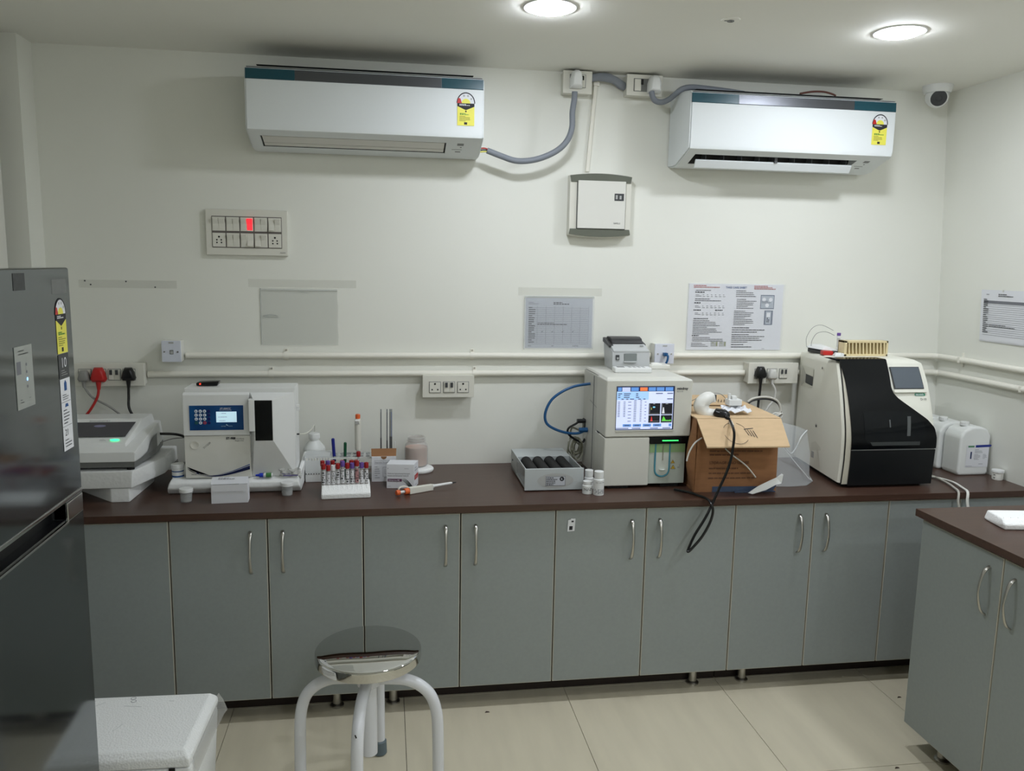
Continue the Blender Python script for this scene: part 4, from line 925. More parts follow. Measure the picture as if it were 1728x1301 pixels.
obj('thumb_notch', MB().disc(PF(-.010,-.252,ZT+.098), 0, 0, .011, .0006, 16, math.pi, 2*math.pi), bpy.data.materials['kraft flap'], t, None)
P = PF(-.056,-.252,ZT)
text('lettering', 'Disposable Vacuum Tubes', P, .012, .073, .0062, INK, t)
mb = MB().rect(P, .010, .082, .069, .0700).rect(P, .010, .082, .0815, .0822); lines(mb, P, .012, .036, .012, .062, 6); lines(mb, P, .046, .08, .012, .02, 1); obj('print', mb, GINK, t, None)
mb = MB(); [mb.rect(P, a, b, c, d) for a, b, c, d in ((.042,.066,.020,.0206),(.042,.066,.056,.0566),(.042,.0426,.020,.0566),(.0654,.066,.020,.0566),(.05,.058,.03,.0306),(.05,.0506,.03,.05),(.0574,.058,.03,.05))]; obj('print', mb, INK, t, None)
for k, (x, d, lb) in enumerate(((-.0205,.045,'leftmost long glass rod'),(.0025,.035,'second long glass rod'),(.014,.05,'third long glass rod'),(.0195,.05,'rightmost long glass rod'))):
    tr = thing('glass_rod', lb+' standing in the carton with the brown flap', 'rod', (x,-.213,ZT+.098))
    tr.location.z = ZT+.099; WL[tr.name] = Vector((x,-.193,ZT+.099)); tr.location.y = -.193
    z0 = ZT+.112
    obj('shaft', MB().rod((x,-.193,z0), (x,-.193,z0+d), .0026, 8), DGREY, tr)
    obj('tube', MB().rod((x,-.193,z0+d), (x+.0006,-.193,1.026), .0023, 8), mat('rod glass', (150,156,158), .15, alpha=.75) if not k else bpy.data.materials['rod glass'], tr)
    obj('graduation', MB().box(x-.0004,x+.0010,-.1962,-.1950,z0+d,1.015), MBL if k == 3 else INK, tr)
solo('swab_stick', MB().rod((.0325,-.193,ZT+.108), (.0335,-.193,ZT+.142), .0018, 8), WPL, 'short white stick at the right end of the brown-flapped carton', 'stick', (.033,-.193,ZT+.108))
t = thing('medicine_box', 'white medicine carton with a purple band in front of the pinkish jar', 'box', (.055,-.32,ZT))
c_ = [(.000,-.345),(.100,-.359),(.118,-.292),(.014,-.278)]
obj('carton', MB().prism(c_, 'z', ZT, ZT+.091, .0012), WC, t)
u = Vector((.100,-.014,0)).normalized(); P = ((.000,-.345,ZT), u, (0,0,1))
text('lettering', 'Metformin Hydrochloride Prolonged', P, .004, .054, .0066, INK, t, off=.0012, sx=.83); text('lettering', 'Release and Glimepiride Tablets IP', P, .004, .0455, .0066, INK, t, off=.0012, sx=.83)
obj('brand_band', MB().rect(P, .004, .056, .026, .036, .001), mat('plum', (92,40,76), .5), t, None)
text('lettering', 'Glimiprime-M2', P, .0065, .0285, .0068, PAPER, t, off=.0016, bold=.0001)
mb = MB(); lines(mb, P, .066, .094, .073, .077, 1); lines(mb, P, .004, .03, .006, .010, 1); lines(mb, P, .036, .046, .021, .024, 1); mb.rect(P, .004, .006, .073, .077); obj('print', mb, GINK, t, None)
for k, m in ((0, INK), (.006, mat('swoosh green', (50,74,66), .5)), (.012, DGREY)):
    pts = [(.060+.034*s+k*.4*s, .038-.036*s**1.7) for s in [i/8 for i in range(9)]]; pt2 = [(a+.0035*i/8, b) for i, (a, b) in enumerate(pts)]
    obj('swoosh', MB().poly(P, [(a-k*1.0, b-k*.3) if b-k*.3 > 0 else (a-k, .0005) for a, b in pts]+[(a-k*1.0+.002, b-k*.3) if b-k*.3 > 0 else (a-k+.002, .0005) for a, b in pt2[::-1]], .001), m, t, None)
P = ((.100,-.359,ZT), Vector((.018,.067,0)).normalized(), (0,0,1))
obj('side_label', MB().rect(P, .006, .06, .030, .048, .0012), RED, t, None); mb = MB(); lines(mb, P, .012, .055, .034, .044, 2); obj('print', mb, PAPER, t, None)
mb = MB(); lines(mb, P, .01, .055, .008, .014, 1); lines(mb, P, .01, .055, .06, .08, 2); obj('print', mb, GINK, t, None)
solo('foam_disc', MB().hull([(.125+.062*math.cos(a)*k, -.105+.055*math.sin(a)*k, ZT+z) for a in [i*.3927 for i in range(16)] for k, z in ((.94,0),(1,.006),(1,.013),(.93,.018))], .002), FOAM, 'flat white foam disc under the pinkish glass jar', 'foam disc', (.125,-.105,ZT))
t = thing('specimen_jar', 'open clear jar with pinkish contents standing on a white foam disc', 'jar', (.118,-.085,ZT+.0185))
x, y, z = .118, -.085, ZT+.0185
obj('glass', MB().lathe([(0,0),(.040,0),(.046,.005),(.047,.07),(.044,.087),(.036,.096),(.0345,.099),(.0365,.102),(.0365,.107),(.0345,.109),(.0365,.112),(.0365,.117),(.034,.120),(.032,.118),(.033,.099),(.041,.086),(.044,.07),(.043,.006),(0,.003)], (x,y,z), 36), mat('jar glass', (214,214,210), .06, alpha=.34), t)
PK = mat('pinkish residue', (216,168,142), .5, noise=(30,.10))
obj('contents', MB().lathe([(0,.004),(.042,.006),(.0435,.07),(.042,.078),(.039,.074),(.03,.072),(0,.070)], (x,y,z), 30), PK, t)

# pipette lying in front
t = thing('pipette', 'ivory pipette with orange ends lying on the worktop front', 'pipette', (.12,-.41,ZT))
M = Matrix.Translation((.034,-.452,ZT+.0115)) @ Matrix.Rotation(math.radians(27), 4, 'Z')
def lx(prof, m, nm, zz=0, seg=20): return obj(nm, MB(M @ Matrix.Translation((0,0,zz))).lathe(prof, (0,0,0), seg, 'x'), m, t)
lx([(0,0),(.0085,0),(.0095,.002),(.0095,.012),(.0085,.014),(0,.014)], OR, 'button')
lx([(0,.014),(.005,.014),(.005,.036),(0,.036)], WPL, 'plunger', 0, 14)
lx([(0,.033),(.011,.033),(.0115,.036),(.0115,.048),(.0105,.050),(0,.050)], OR, 'collar')
obj('barrel', MB(M).hull([(.050,-.0105,-.011),(.148,-.0095,-.0105),(.050,.0105,-.011),(.148,.0095,-.0105),(.050,-.0105,.0125),(.148,-.0095,.011),(.050,.0105,.0125),(.148,.0095,.011)], .003), IVORY, t)
obj('finger_hook', MB(M).tube([(.052,.006,.011),(.040,.010,.016),(.026,.012,.016),(.016,.010,.012),(.014,.009,.006)], [.004,.0045,.0045,.004,.003], 8, flat=.6), IVORY, t)
lx([(0,.148),(.0085,.148),(.0055,.158),(.0048,.225),(.004,.232),(0,.232)], WPL, 'shaft', .003, 16)
lx([(0,.232),(.003,.232),(.0018,.250),(0,.250)], BLACK, 'nozzle', .003, 12)
# ================================================================== ON THE WORKTOP, RIGHT HALF
# roller mixer
t = thing('roller_mixer', 'grey metal tube roller mixer with four black rollers', 'lab machine', (.61,-.27,ZT))
MET = mat('painted grey metal', (184,190,190), .4)
rx0, rx1, rf, rb, rm = .500, .722, -.440, -.085, -.225
obj('rear_box', MB().box(rx0+.004, rx1-.004, rm, rb, ZT+.008, ZT+.080, .002), MET, t)
obj('base', MB().box(rx0+.004, rx1-.004, rf+.008, rb, ZT+.006, ZT+.014), MET, t)
obj('front_panel', MB().box(rx0, rx1, rf, rf+.010, ZT+.004, ZT+.085, .002), MET, t)
obj('side_rail', MB().hull([(rx0+.004,rm,ZT+.072),(rx0+.007,rm,ZT+.072),(rx0+.004,rf+.008,ZT+.074),(rx0+.007,rf+.008,ZT+.074),(rx0+.004,rm,ZT+.08),(rx0+.007,rm,ZT+.08),(rx0+.004,rf+.008,ZT+.083),(rx0+.007,rf+.008,ZT+.083)]), MET, t)
obj('side_rail', MB().hull([(rx1-.007,rm,ZT+.008),(rx1-.004,rm,ZT+.008),(rx1-.007,rf+.008,ZT+.008),(rx1-.004,rf+.008,ZT+.008),(rx1-.007,rm,ZT+.08),(rx1-.004,rm,ZT+.08),(rx1-.007,rf+.008,ZT+.083),(rx1-.004,rf+.008,ZT+.083)]), MET, t)
obj('side_panel', MB().box(rx0+.005, rx0+.006, rf+.008, rm, ZT+.012, ZT+.074), mat('side plate', (190,196,196), .25, alpha=.55), t)
for k in range(4): obj('roller', MB().cyl((rx0+.040+.046*k, rf+.012, ZT+.062), .0205, rm-rf-.014, 'y', 28, .003), RUBBER, t)
P = PF(rx0, rf-.0003, ZT+.004)
obj('badge_ring', MB().disc(P, .115, .036, .068, .0003, 40, rv=.0275), LGREY, t, None)
obj('rating_label', MB().rect(P, .078, .152, .017, .052, .0008), PAPER2, t, None)
mb = MB(); lines(mb, P, .081, .13, .018, .050, 5, .003); [mb.rect(P, *q, .0011) for q in ((.078,.152,.0515,.0525),(.078,.152,.0165,.0175),(.078,.079,.017,.052),(.151,.152,.017,.052))]
mb.disc(P, .139, .042, .0085, .0010); obj('print', mb, INK, t, None)
text('logo', 'R', P, .1355, .0385, .0095, PAPER2, t, off=.0015, bold=.0003)
for a, b in ((rx0+.02,rf+.03),(rx1-.02,rf+.03),(rx0+.02,rb-.03),(rx1-.02,rb-.03)): obj('foot', MB().cyl((a,b,ZT), .010, .008), RUBBER, t)
obj('side_screw', MB().cyl((rx0+.004,-.13,ZT+.045), .004, .002, 'x', 10, xf=spin((rx0+.004,-.13,ZT+.045),180,'Z')), DGREY, t)

# vials
def vial(label, x, y, r, hb, hc, m=WPL):
    t = lathe_thing('vial', label, 'vial', x, y, ZT, [('bottle', [(0,0),(r-.001,0),(r,.001),(r,hb-.004),(r*.82,hb),(0,hb)], m), ('cap', [(0,hb),(r*.86,hb),(r*.88,hb+.001),(r*.88,hb+hc-.001),(r*.8,hb+hc),(0,hb+hc)], WPL)])
    return t
def vial_print(t, x, y, r, za, zb, m, rows=3):
    mb = MB()
    for q in range(rows):
        for a in [(-2.5+.16*k) for k in range(12)]:
            if random.random() < .6:
                M = Matrix.Translation((x,y,0)) @ Matrix.Rotation(a, 4, 'Z')
                mb.box(r+.0001, r+.0005, -r*.07, r*.07, za+(zb-za)*q/rows, za+(zb-za)*(q+.5)/rows, xf=M)
    obj('print', mb, m, t)
v = vial('tall white vial in front of the blood cell analyzer', .764, -.498, .0195, .062, .026); vial_print(v, .764, -.498, .0195, ZT+.008, ZT+.026, GINK, 4); vial_print(v, .764, -.498, .0195, ZT+.048, ZT+.050, INK, 1)
v = vial('short squat white vial beside the roller mixer, left of the tall vial', .727, -.478, .0185, .034, .013, HDPE); vial_print(v, .727, -.478, .0185, ZT+.014, ZT+.024, INK, 3)
v = vial('white vial with blue mark standing behind the short squat vial', .748, -.415, .0175, .046, .026); vial_print(v, .748, -.415, .0175, ZT+.024, ZT+.032, GINK, 3)
obj('blue_mark', MB().box(.7335,.7405,-.4310,-.4295,ZT+.024,ZT+.031), BINK, v)

# blood cell analyzer
t = thing('blood_cell_analyzer', 'beige white blood cell analyzer with lit colour touch screen', 'lab machine', (.965,-.25,ZT))
GLSW = mat('clear well', (220,226,216), .08, alpha=.5)
BE = mat('warm white casing', (208,208,199), .4); BE2 = mat('casing side', (200,200,192), .45); BE3 = mat('grey green panel', (186,194,184), .4)
hx0, hx1, hy = .798, 1.130, -.436
obj('upper_housing', MB().box(hx0, hx1, hy, -.30, .955, 1.170, .008, 3), BE, t)
obj('rear_housing', MB().box(hx0+.003, hx1-.008, -.302, -.085, .772, 1.166, .003), BE2, t)
obj('lower_housing', MB().box(hx0, .9725, hy+.002, -.29, .768, .953, .006, 3), BE, t)
obj('top_cover', MB().hull([(hx0+.004,-.425,1.168),(hx1-.006,-.425,1.168),(hx0+.006,-.09,1.168),(hx1-.012,-.09,1.168),(hx0+.012,-.40,1.176),(hx1-.02,-.40,1.176),(hx0+.012,-.10,1.176),(hx1-.03,-.10,1.176)], .002), BE, t)
obj('black_bar', MB().box(.9735, 1.124, hy-.001, -.30, .927, .9535, .003), GLOSSB, t)
obj('status_light', MB().box(1.020, 1.083, hy-.0022, hy, .938, .942, .0008), mat('green status light', (60,255,110), .3, emit=.9), t)
obj('sample_panel', MB().box(.9735, 1.116, hy+.010, -.29, .772, .928, .003), BE3, t)
obj('foot', MB().box(.82, .90, -.42, -.36, ZT, .7735), RUBBER, t); obj('foot', MB().box(1.03, 1.10, -.41, -.36, ZT, .7735), RUBBER, t); obj('foot', MB().box(.82, 1.10, -.15, -.10, ZT, .7735), RUBBER, t)
yp = hy+.0095
U = mat('blue channel', (70,140,158), .35)
ux = lambda k: 1.014+.0245*(1-math.cos(k)); 
pts = [(.9985,yp,.926),(.9985,yp,.90),(.9985,yp,.835)]+[(1.0265-.028*math.cos(a),yp,.826-.026*math.sin(a)) for a in (.5,1.0,1.57,2.1,2.6)]+[(1.0545,yp,.835),(1.0545,yp,.90),(1.0545,yp,.926)]
obj('channel_rim', MB().tube(pts, .0035, 8, 4), U, t)
PC = PF(0, yp-.0004, 0)
obj('channel', MB().poly(PC, [(1.0015,.926),(1.0015,.828)]+[(1.0265-.025*math.cos(a),.826-.022*math.sin(a)) for a in (.3,.7,1.1,1.57,2.0,2.4,2.8)]+[(1.0515,.828),(1.0515,.926)], .0006), mat('channel grey', (196,202,192), .45), t, None)
obj('well', MB().lathe([(0,-.004),(.010,-.003),(.013,0),(.010,.003),(0,.004)], (1.0265,yp-.003,.828), 20), GLSW, t)
obj('green_tint', MB().box(.976, 1.114, yp-.0012, yp-.0007, .893, .926), mat('greenish window', (148,182,132), .3), t)
obj('probe', MB().rod((1.028,yp-.003,.928), (1.028,yp-.003,.862), .0016, 8), SATIN, t)
P = PF(.9735, yp, .772)
YW = mat('warning yellow', (226,186,60), .5)
for a, b, s in ((.095,.078,.014),(.097,.056,.016)):
    obj('warning_sign', MB().poly(P, [(a-s*.62,b),(a+s*.62,b),(a,b+s)], .0006), INK, t, None); obj('warning_sign', MB().poly(P, [(a-s*.48,b+s*.08),(a+s*.48,b+s*.08),(a,b+s*.86)], .0010), YW, t, None)
    obj('warning_mark', MB().rect(P, a-.001, a+.001, b+.003, b+.008, .0014), INK, t, None)
obj('print', MB().disc(P, .117,.062,.0022,.0006), GINK, t, None); obj('print', MB().rect(P, .1225,.1235,.058,.074), GINK, t, None)
# its screen
P = PF(.838, hy-.0006, .983); SW, SH = .219, .162
scr = obj('screen_frame', MB().rect(P, -.002, SW+.003, -.002, SH+.002, .0002), DGREY, t, None)
def lit(name, rgb, e=.9): return mat(name, rgb, .3, emit=e*.36)
S1, S2, S3, S4, S5, S6 = lit('screen pale', (206,216,246)), lit('screen light blue', (160,198,240)), lit('screen bar', (26,44,92), .6), lit('screen tab', (92,140,206)), lit('screen orange', (222,120,70)), lit('screen ink', (84,96,126), .5)
obj('screen', MB().rect(P, 0, SW, 0, SH, .0006), S1, scr, None)
R_ = lambda mb, u0, u1, v0, v1, off=.001: mb.rect(P, u0*SW, u1*SW, (1-v1)*SH, (1-v0)*SH, off)
mb = MB(); R_(mb, 0, 1, 0, .11); R_(mb, 0, 1, .985, 1); R_(mb, .99, 1, .1, 1); obj('screen_bar', mb, S3, scr, None)
mb = MB()
for a, b, c, d in ((.015,.08,.015,.10),(.245,.375,.015,.10),(.55,.675,.015,.10),(.69,.825,.015,.10),(.845,.98,.015,.10),(.12,.265,.865,.925),(.295,.44,.865,.925),(.47,.615,.865,.925),(.65,.795,.865,.925),(.93,.975,.865,.925)): mb = MB(); R_(mb, a, b, c, d, .0014); obj('screen_tab', mb, S4, scr, None)
mb = MB(); R_(mb, .40, .53, .015, .10, .0014); obj('screen_tab', mb, S5, scr, None)
mb = MB(); R_(mb, .09, .23, .015, .12, .0014); obj('screen_tab', mb, lit('screen selected tab', (190,200,232)), scr, None)
mb = MB(); R_(mb, 0, .555, .115, .30, .0012); obj('screen_block', mb, S2, scr, None)
mb = MB(); [R_(mb, a, b, c, c+.02, .0016) for a, b, c in ((.02,.09,.15),(.12,.24,.15),(.33,.37,.15),(.02,.06,.19),(.12,.22,.19),(.33,.37,.19),(.02,.06,.235),(.12,.22,.235),(.33,.39,.235),(.08,.12,.275),(.16,.2,.275),(.23,.3,.275),(.37,.42,.275),(.46,.5,.275),(.68,.8,.147),(.88,.98,.147),(.88,.98,.275))]
for k in range(10): [R_(mb, a, b, .345+.037*k, .358+.037*k, .0016) for a, b in ((.02,.06),(.12,.155))]
for k in range(14):
    [R_(mb, a, b, .31+.037*k, .322+.037*k, .0016) for a, b in ((.30,.345),(.41,.44))]
    if k % 2: R_(mb, .20, .255, .31+.037*k, .322+.037*k, .0016); R_(mb, .49, .52, .31+.037*k, .322+.037*k, .0016)
[R_(mb, a, b, .955, .972, .0016) for a, b in ((.0,.22),(.28,.43),(.6,.74),(.82,.96))]
[R_(mb, a+.03, a+.115, .885, .905, .0018) for a in (.12,.295,.47,.65)]
obj('screen_print', mb, S6, scr, None)
mb = MB(); [R_(mb, *q, .0016) for q in ((.565,.765,.385,.645),(.785,.98,.385,.645),(.565,.765,.665,.835),(.785,.98,.665,.835))]; obj('screen_plot', mb, lit('plot black', (26,28,36), .35), scr, None)
mb = MB(); [R_(mb, *q, .0019) for q in ((.58,.75,.625,.629),(.80,.97,.625,.629),(.58,.75,.80,.804),(.80,.97,.80,.804),(.578,.582,.40,.63),(.798,.802,.40,.63),(.64,.67,.395,.405),(.86,.9,.395,.405))]; obj('plot_axis', mb, lit('plot grey', (190,194,200), .5), scr, None); mb = MB().poly(P, [(.80*SW,.38*SH),(.845*SW,.38*SH),(.83*SW,.52*SH),(.815*SW,.52*SH)], .0020); obj('plot_white', mb, lit('plot white', (220,224,230), .7), scr, None)
obj('plot_red', MB().poly(P, [(.60*SW,.20*SH),(.64*SW,.20*SH),(.622*SW,.31*SH),(.615*SW,.31*SH)], .0020), lit('plot red', (222,60,60), .6), scr, None)
obj('plot_green', MB().poly(P, [(.80*SW,.20*SH),(.965*SW,.20*SH),(.965*SW,.235*SH),(.93*SW,.22*SH),(.87*SW,.225*SH),(.84*SW,.30*SH),(.825*SW,.31*SH)], .0020), lit('plot lime', (100,214,70), .7), scr, None)
obj('plot_cyan', MB().disc(P, .655*SW, .525*SH, .005, .002, 12, rv=.003), lit('plot cyan', (130,210,240), .8), scr, None); obj('plot_olive', MB().disc(P, .61*SW, .49*SH, .0022, .002, 10, rv=.005), lit('plot olive', (150,150,70), .6), scr, None)
obj('sill', MB().box(.836, 1.062, hy-.003, hy+.002, .978, .982, .001), BE, t)
text('lettering', 'mindray', PF(hx0,hy-.0003,.955), .2705, .178, .013, INK, t, bold=.0004); text('lettering', 'BC-5130', PF(hx0,hy-.0003,.955), .2705, .169, .0065, GINK, t)
obj('power_switch', MB().box(.7995, .8045, -0.33-.012, -.315, .944, .975), BLACK, t)
mb = MB().box(.7982, .803, -.25, -.248, .79, 1.16); mb.hull([(.8003,-.19,1.055),(.8003,-.40,1.03),(.8003,-.19,1.057),(.8003,-.40,1.032),(.803,-.2,1.05)])
obj('side_seam', mb, MGREY, t)
obj('port', MB().box(.795, .803, -.13, -.10, .925, .965, .002), DGREY, t)

# on top of it
TOPZ = 1.1762
t = thing('printer', 'small grey receipt printer with dark lid on the blood cell analyzer', 'printer', (.96,-.17,TOPZ))
px0, px1, py0, py1 = .884, 1.034, -.205, -.060
PG = mat('printer grey', (190,193,193), .45); PGD = mat('printer lid', (52,52,54), .4)
obj('body', MB().hull([(px0,py0,TOPZ),(px1,py0,TOPZ),(px0+.006,py1,TOPZ),(px1-.004,py1,TOPZ),(px0-.002,py0,TOPZ+.022),(px1+.003,py0,TOPZ+.022),(px0-.002,py0+.004,TOPZ+.072),(px1+.002,py0+.004,TOPZ+.072),(px0,py1,TOPZ+.105),(px1,py1,TOPZ+.105)], .004), PG, t)
obj('front_cover', MB().hull([(px0+.002,py0+.002,TOPZ+.070),(px1,py0+.002,TOPZ+.070),(px0+.002,py0+.002,TOPZ+.078),(px1,py0+.002,TOPZ+.078),(px0+.004,py0+.065,TOPZ+.098),(px1-.002,py0+.065,TOPZ+.098),(px0+.004,py0+.065,TOPZ+.08),(px1-.002,py0+.065,TOPZ+.08)], .004), PG, t)
obj('lid', MB().prism([(py0+.062,TOPZ+.085),(py0+.062,TOPZ+.104),(py0+.075,TOPZ+.118),(py0+.10,TOPZ+.124),(py1,TOPZ+.122),(py1+.004,TOPZ+.105),(py1,TOPZ+.09)], 'x', px0+.012, px1-.010, .004), PGD, t)
obj('lid_side', MB().hull([(px0-.004,py0+.045,TOPZ+.086),(px0-.004,py1+.003,TOPZ+.100),(px0-.004,py0+.045,TOPZ+.095),(px0-.004,py1+.003,TOPZ+.118),(px0+.014,py0+.045,TOPZ+.086),(px0+.014,py1+.003,TOPZ+.100),(px0+.014,py0+.045,TOPZ+.095),(px0+.014,py1+.003,TOPZ+.118)], .003), PGD, t)
obj('lid_side', MB().hull([(px1-.012,py0+.06,TOPZ+.088),(px1-.012,py1+.003,TOPZ+.100),(px1-.012,py0+.062,TOPZ+.098),(px1-.012,py1+.003,TOPZ+.116),(px1+.003,py0+.06,TOPZ+.088),(px1+.003,py1+.003,TOPZ+.100),(px1+.003,py0+.062,TOPZ+.097),(px1+.003,py1+.003,TOPZ+.114)], .003), PGD, t)
P = PF(px0, py0-.0003, TOPZ)
obj('power_switch', MB().box(px0+.012, px0+.026, py0-.003, py0+.002, TOPZ+.040, TOPZ+.060, .001), DGREY, t); obj('rocker', MB().box(px0+.015, px0+.023, py0-.005, py0-.002, TOPZ+.043, TOPZ+.051, .001), LGREY, t)
obj('paper_slot', MB().prism([(py0-.0012,TOPZ+.033),(py0-.0012,TOPZ+.066),(py0+.004,TOPZ+.066),(py0+.004,TOPZ+.033)], 'x', px0+.046, px0+.098, .003), mat('slot shadow grey', (128,134,132), .4), t)
obj('slot_lip', MB().box(px0+.044, px0+.096, py0-.006, py0, TOPZ+.030, TOPZ+.036, .0015), PG, t)
obj('badge', MB().rect(((px0,py0+.03,TOPZ+.0895),(1,0,0),(0,.95,.32)), .118, .134, .0, .006, .002), INK, t, None)
t = thing('remote_control', 'white remote control lying before the small printer on the blood cell analyzer', 'remote control', (.95,-.26,TOPZ))
M = spin((.95,-.26,TOPZ), -3)
obj('body', MB(M).box(.872, 1.018, -.292, -.238, TOPZ, TOPZ+.020, .006, 3), WPL, t)
obj('display', MB(M).box(.885, .914, -.279, -.253, TOPZ+.0195, TOPZ+.0208, .0005), MGREY, t)
mb = MB(M)
for k in range(4): [mb.box(.93+.018*k, .94+.018*k, b, b+.008, TOPZ+.0195, TOPZ+.0215, .0008) for b in (-.284,-.268,-.253)]
obj('button', mb, LGREY, t)
solo('adapter', MB().box(1.040, 1.130, -.185, -.115, TOPZ, TOPZ+.018, .005, 3).hull([(1.05,-.17,TOPZ+.017),(1.10,-.17,TOPZ+.017),(1.05,-.13,TOPZ+.017),(1.10,-.13,TOPZ+.017),(1.055,-.165,TOPZ+.024),(1.09,-.165,TOPZ+.024),(1.055,-.135,TOPZ+.022),(1.09,-.135,TOPZ+.022)], .001), WPL2, 'flat white adapter box on the blood cell analyzer under the network outlet', 'adapter', (1.085,-.15,TOPZ))

# cables left of it
solo('network_cable', MB().tube([(.800,-.19,1.120)]+[(0.742,-0.17,1.107),(0.69,-0.17,1.085),(0.647,-0.17,1.05),(0.625,-0.17,1),(0.63,-0.17,0.961),(0.66,-0.17,0.937),(0.711,-0.17,0.919),(0.76,-0.17,0.916)]+[(.79,-.17,.928)], .0055, 10).tube([(.765,-.17,.929),(.79,-.17,.929),(.799,-.17,.929)], .010, 8), BLUE, 'blue network cable looping left of the blood cell analyzer', 'cable', (.62,-.17,1.0))
solo('power_cable', MB().tube([(.765,-.13,.958),(.80,-.13,.958)], .009, 10).tube([(.775,-.13,.958)]+[(0.761,-0.13,0.947),(0.732,-0.13,0.93),(0.728,-0.13,0.911),(0.746,-0.13,0.891),(0.788,-0.13,0.87)]+[(.80,-.13,.885)], .0045, 8), BLACK, 'black cord plugged into the left side of the blood cell analyzer', 'cable', (.72,-.13,.93))
mb = MB()
for k in range(7):
    a0 = random.uniform(0, 6); c = Vector((0.766,-0.12,0.849))+Vector((random.uniform(-.012,.012), random.uniform(-.012,.012), random.uniform(-.008,.008)))
    mb.tube([(c.x+(.020+.006*math.sin(k))*math.cos(a0+i*.63)*1.0, c.y+.012*math.sin(a0+i*.63+k), c.z+(.045-.004*k)*math.sin(a0+i*.63)) for i in range(11)], .003, 6, 3)
e_ = [(0.741,-0.12,0.879),(0.747,-0.12,0.928),(0.784,-0.12,0.918)]
mb.tube([e_[0], e_[1], e_[2], (.80,-.12,.948)], .004, 6)
e_ = [(0.736,-0.12,0.871),(0.732,-0.12,0.822),(0.738,-0.12,0.79),(0.753,-0.12,0.784)]
mb.tube(e_[:3]+[(e_[2][0]+.01, -.1, ZT+.005), (e_[2][0]+.07,-.07,ZT+.004)], .004, 6)
solo('data_cable', mb, mat('grey green cable', (146,146,128), .5), 'coiled grey data cable hanging behind the roller mixer', 'cable', (.76,-.12,.88))

# cardboard box with the flap open
t = thing('cardboard_box', 'opened brown cardboard box with a folded-out flap between the two big analyzers', 'box', (1.29,-.33,ZT))
M = None
bx0, bx1, bf, bb, bz = 1.128, 1.442, -.50, -.15, 1.030
obj('front_wall', MB().hull([(bx0,bf-.004,ZT),(bx1,bf-.022,ZT),(bx0+.006,bf,bz),(bx1+.004,bf-.008,bz),(bx0,bf+.004,ZT),(bx1,bf-.014,ZT),(bx0+.006,bf+.007,bz),(bx1+.004,bf,bz)], .001), CARD_SHADE, t)
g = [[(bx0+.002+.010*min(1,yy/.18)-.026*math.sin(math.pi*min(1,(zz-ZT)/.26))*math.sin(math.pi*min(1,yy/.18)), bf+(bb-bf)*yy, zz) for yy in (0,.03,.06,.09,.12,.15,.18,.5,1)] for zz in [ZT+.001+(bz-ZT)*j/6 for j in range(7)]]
obj('side_wall', MB().sheet(g, .005), CARD_SHADE, t)
obj('side_wall', MB().box(bx1-.002, bx1+.003, bf-.01, bb, ZT, bz-.002), CARD_SHADE, t)
obj('back_wall', MB().box(bx0+.004, bx1, bb-.004, bb, ZT, bz), CARD_SHADE, t)
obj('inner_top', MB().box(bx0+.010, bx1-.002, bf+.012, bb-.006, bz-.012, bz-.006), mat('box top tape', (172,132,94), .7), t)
obj('base', MB().box(bx0+.004, bx1-.004, bf, bb-.004, ZT, ZT+.006), CARD_SHADE, t)
f1 = (1.126,-0.5,1.034); f2 = (1.452,-0.506,1.033); f3 = (1.445,-0.6,0.949); f4 = (1.129,-0.6,0.952)
n_ = Vector((0,-.35,.94))
def slab(q, th=.004, lift=.0): 
    q = [Vector(p)+n_*lift for p in q]; return MB().hull(q+[p-Vector((0,0,th)) for p in q])
fl = obj('front_flap', slab([f1, f2, f3, f4], .005), CARD, t)
k1 = (1.19,-0.267,1.05); k2 = (1.442,-0.4,1.05); 
obj('top_flap', slab([(f1[0],f1[1]+.002,f1[2]+.002), (f2[0],f2[1]+.002,f2[2]+.002), (bx1+.004,-.19,1.045), (bx0+.004,-.19,1.045)], .004), CARD, t)
obj('rear_flap', slab([(bx0-.012,-.27,1.050), (bx1-.045,-.30,1.050), (bx1-.04,-.14,1.064), (bx0+.004,-.14,1.064)], .004), CARD, t)
P = ((bx0+.0,bf-.0045,ZT), Vector((.314,-.018,0)).normalized(), (.015,.008,1))
CI = mat('printing on cardboard', (104,70,48), .8)
obj('print', lines(MB(), P, .05, .28, .135, .205, 5, .005), CI, t, None); obj('print', lines(MB(), P, .05, .28, .045, .10, 3, .005), CI, t, None)
text('lettering', 'SPECIFICATIONS', P, .05, .212, .015, CI, t, bold=.0003); text('lettering', 'STORAGE AND USAGE', P, .05, .107, .015, CI, t, bold=.0003)
TB = mat('blue grey tape', (66,80,104), .35)
obj('blue_tape', MB().poly(P, [(.068,.001),(.300,.001),(.316,.026),(.30,.022),(.068,.022)], .0012), TB, t, None)
obj('blue_tape', MB().hull([(.16,.0,0),(.0,.0,0),(.16,.012,.004),(0,.012,.004),(.16,0,.003),(0,0,.003)], xf=Matrix.Translation((bx1-.165,bf-.028,ZT+.001))), TB, t)
u = (Vector(f2)-Vector(f1)).normalized(); v = (Vector(f1)-Vector(f4)).normalized(); P = (Vector(f4), u, v)
mb = MB()
for a0, a1 in ((.5,1.25),(1.5,2.6),(3.3,5.6)):
    n = 12
    for i in range(n):
        q0, q1 = a0+(a1-a0)*i/n, a0+(a1-a0)*(i+1)/n; cu, cv, ru, rv = .128, .060, .047, .050
        mb.poly(P, [(cu+ru*math.cos(q0),cv+rv*math.sin(q0)),(cu+ru*math.cos(q1),cv+rv*math.sin(q1)),(cu+(ru-.0015)*math.cos(q1),cv+(rv-.0015)*math.sin(q1)),(cu+(ru-.0015)*math.cos(q0),cv+(rv-.0015)*math.sin(q0))], .001)
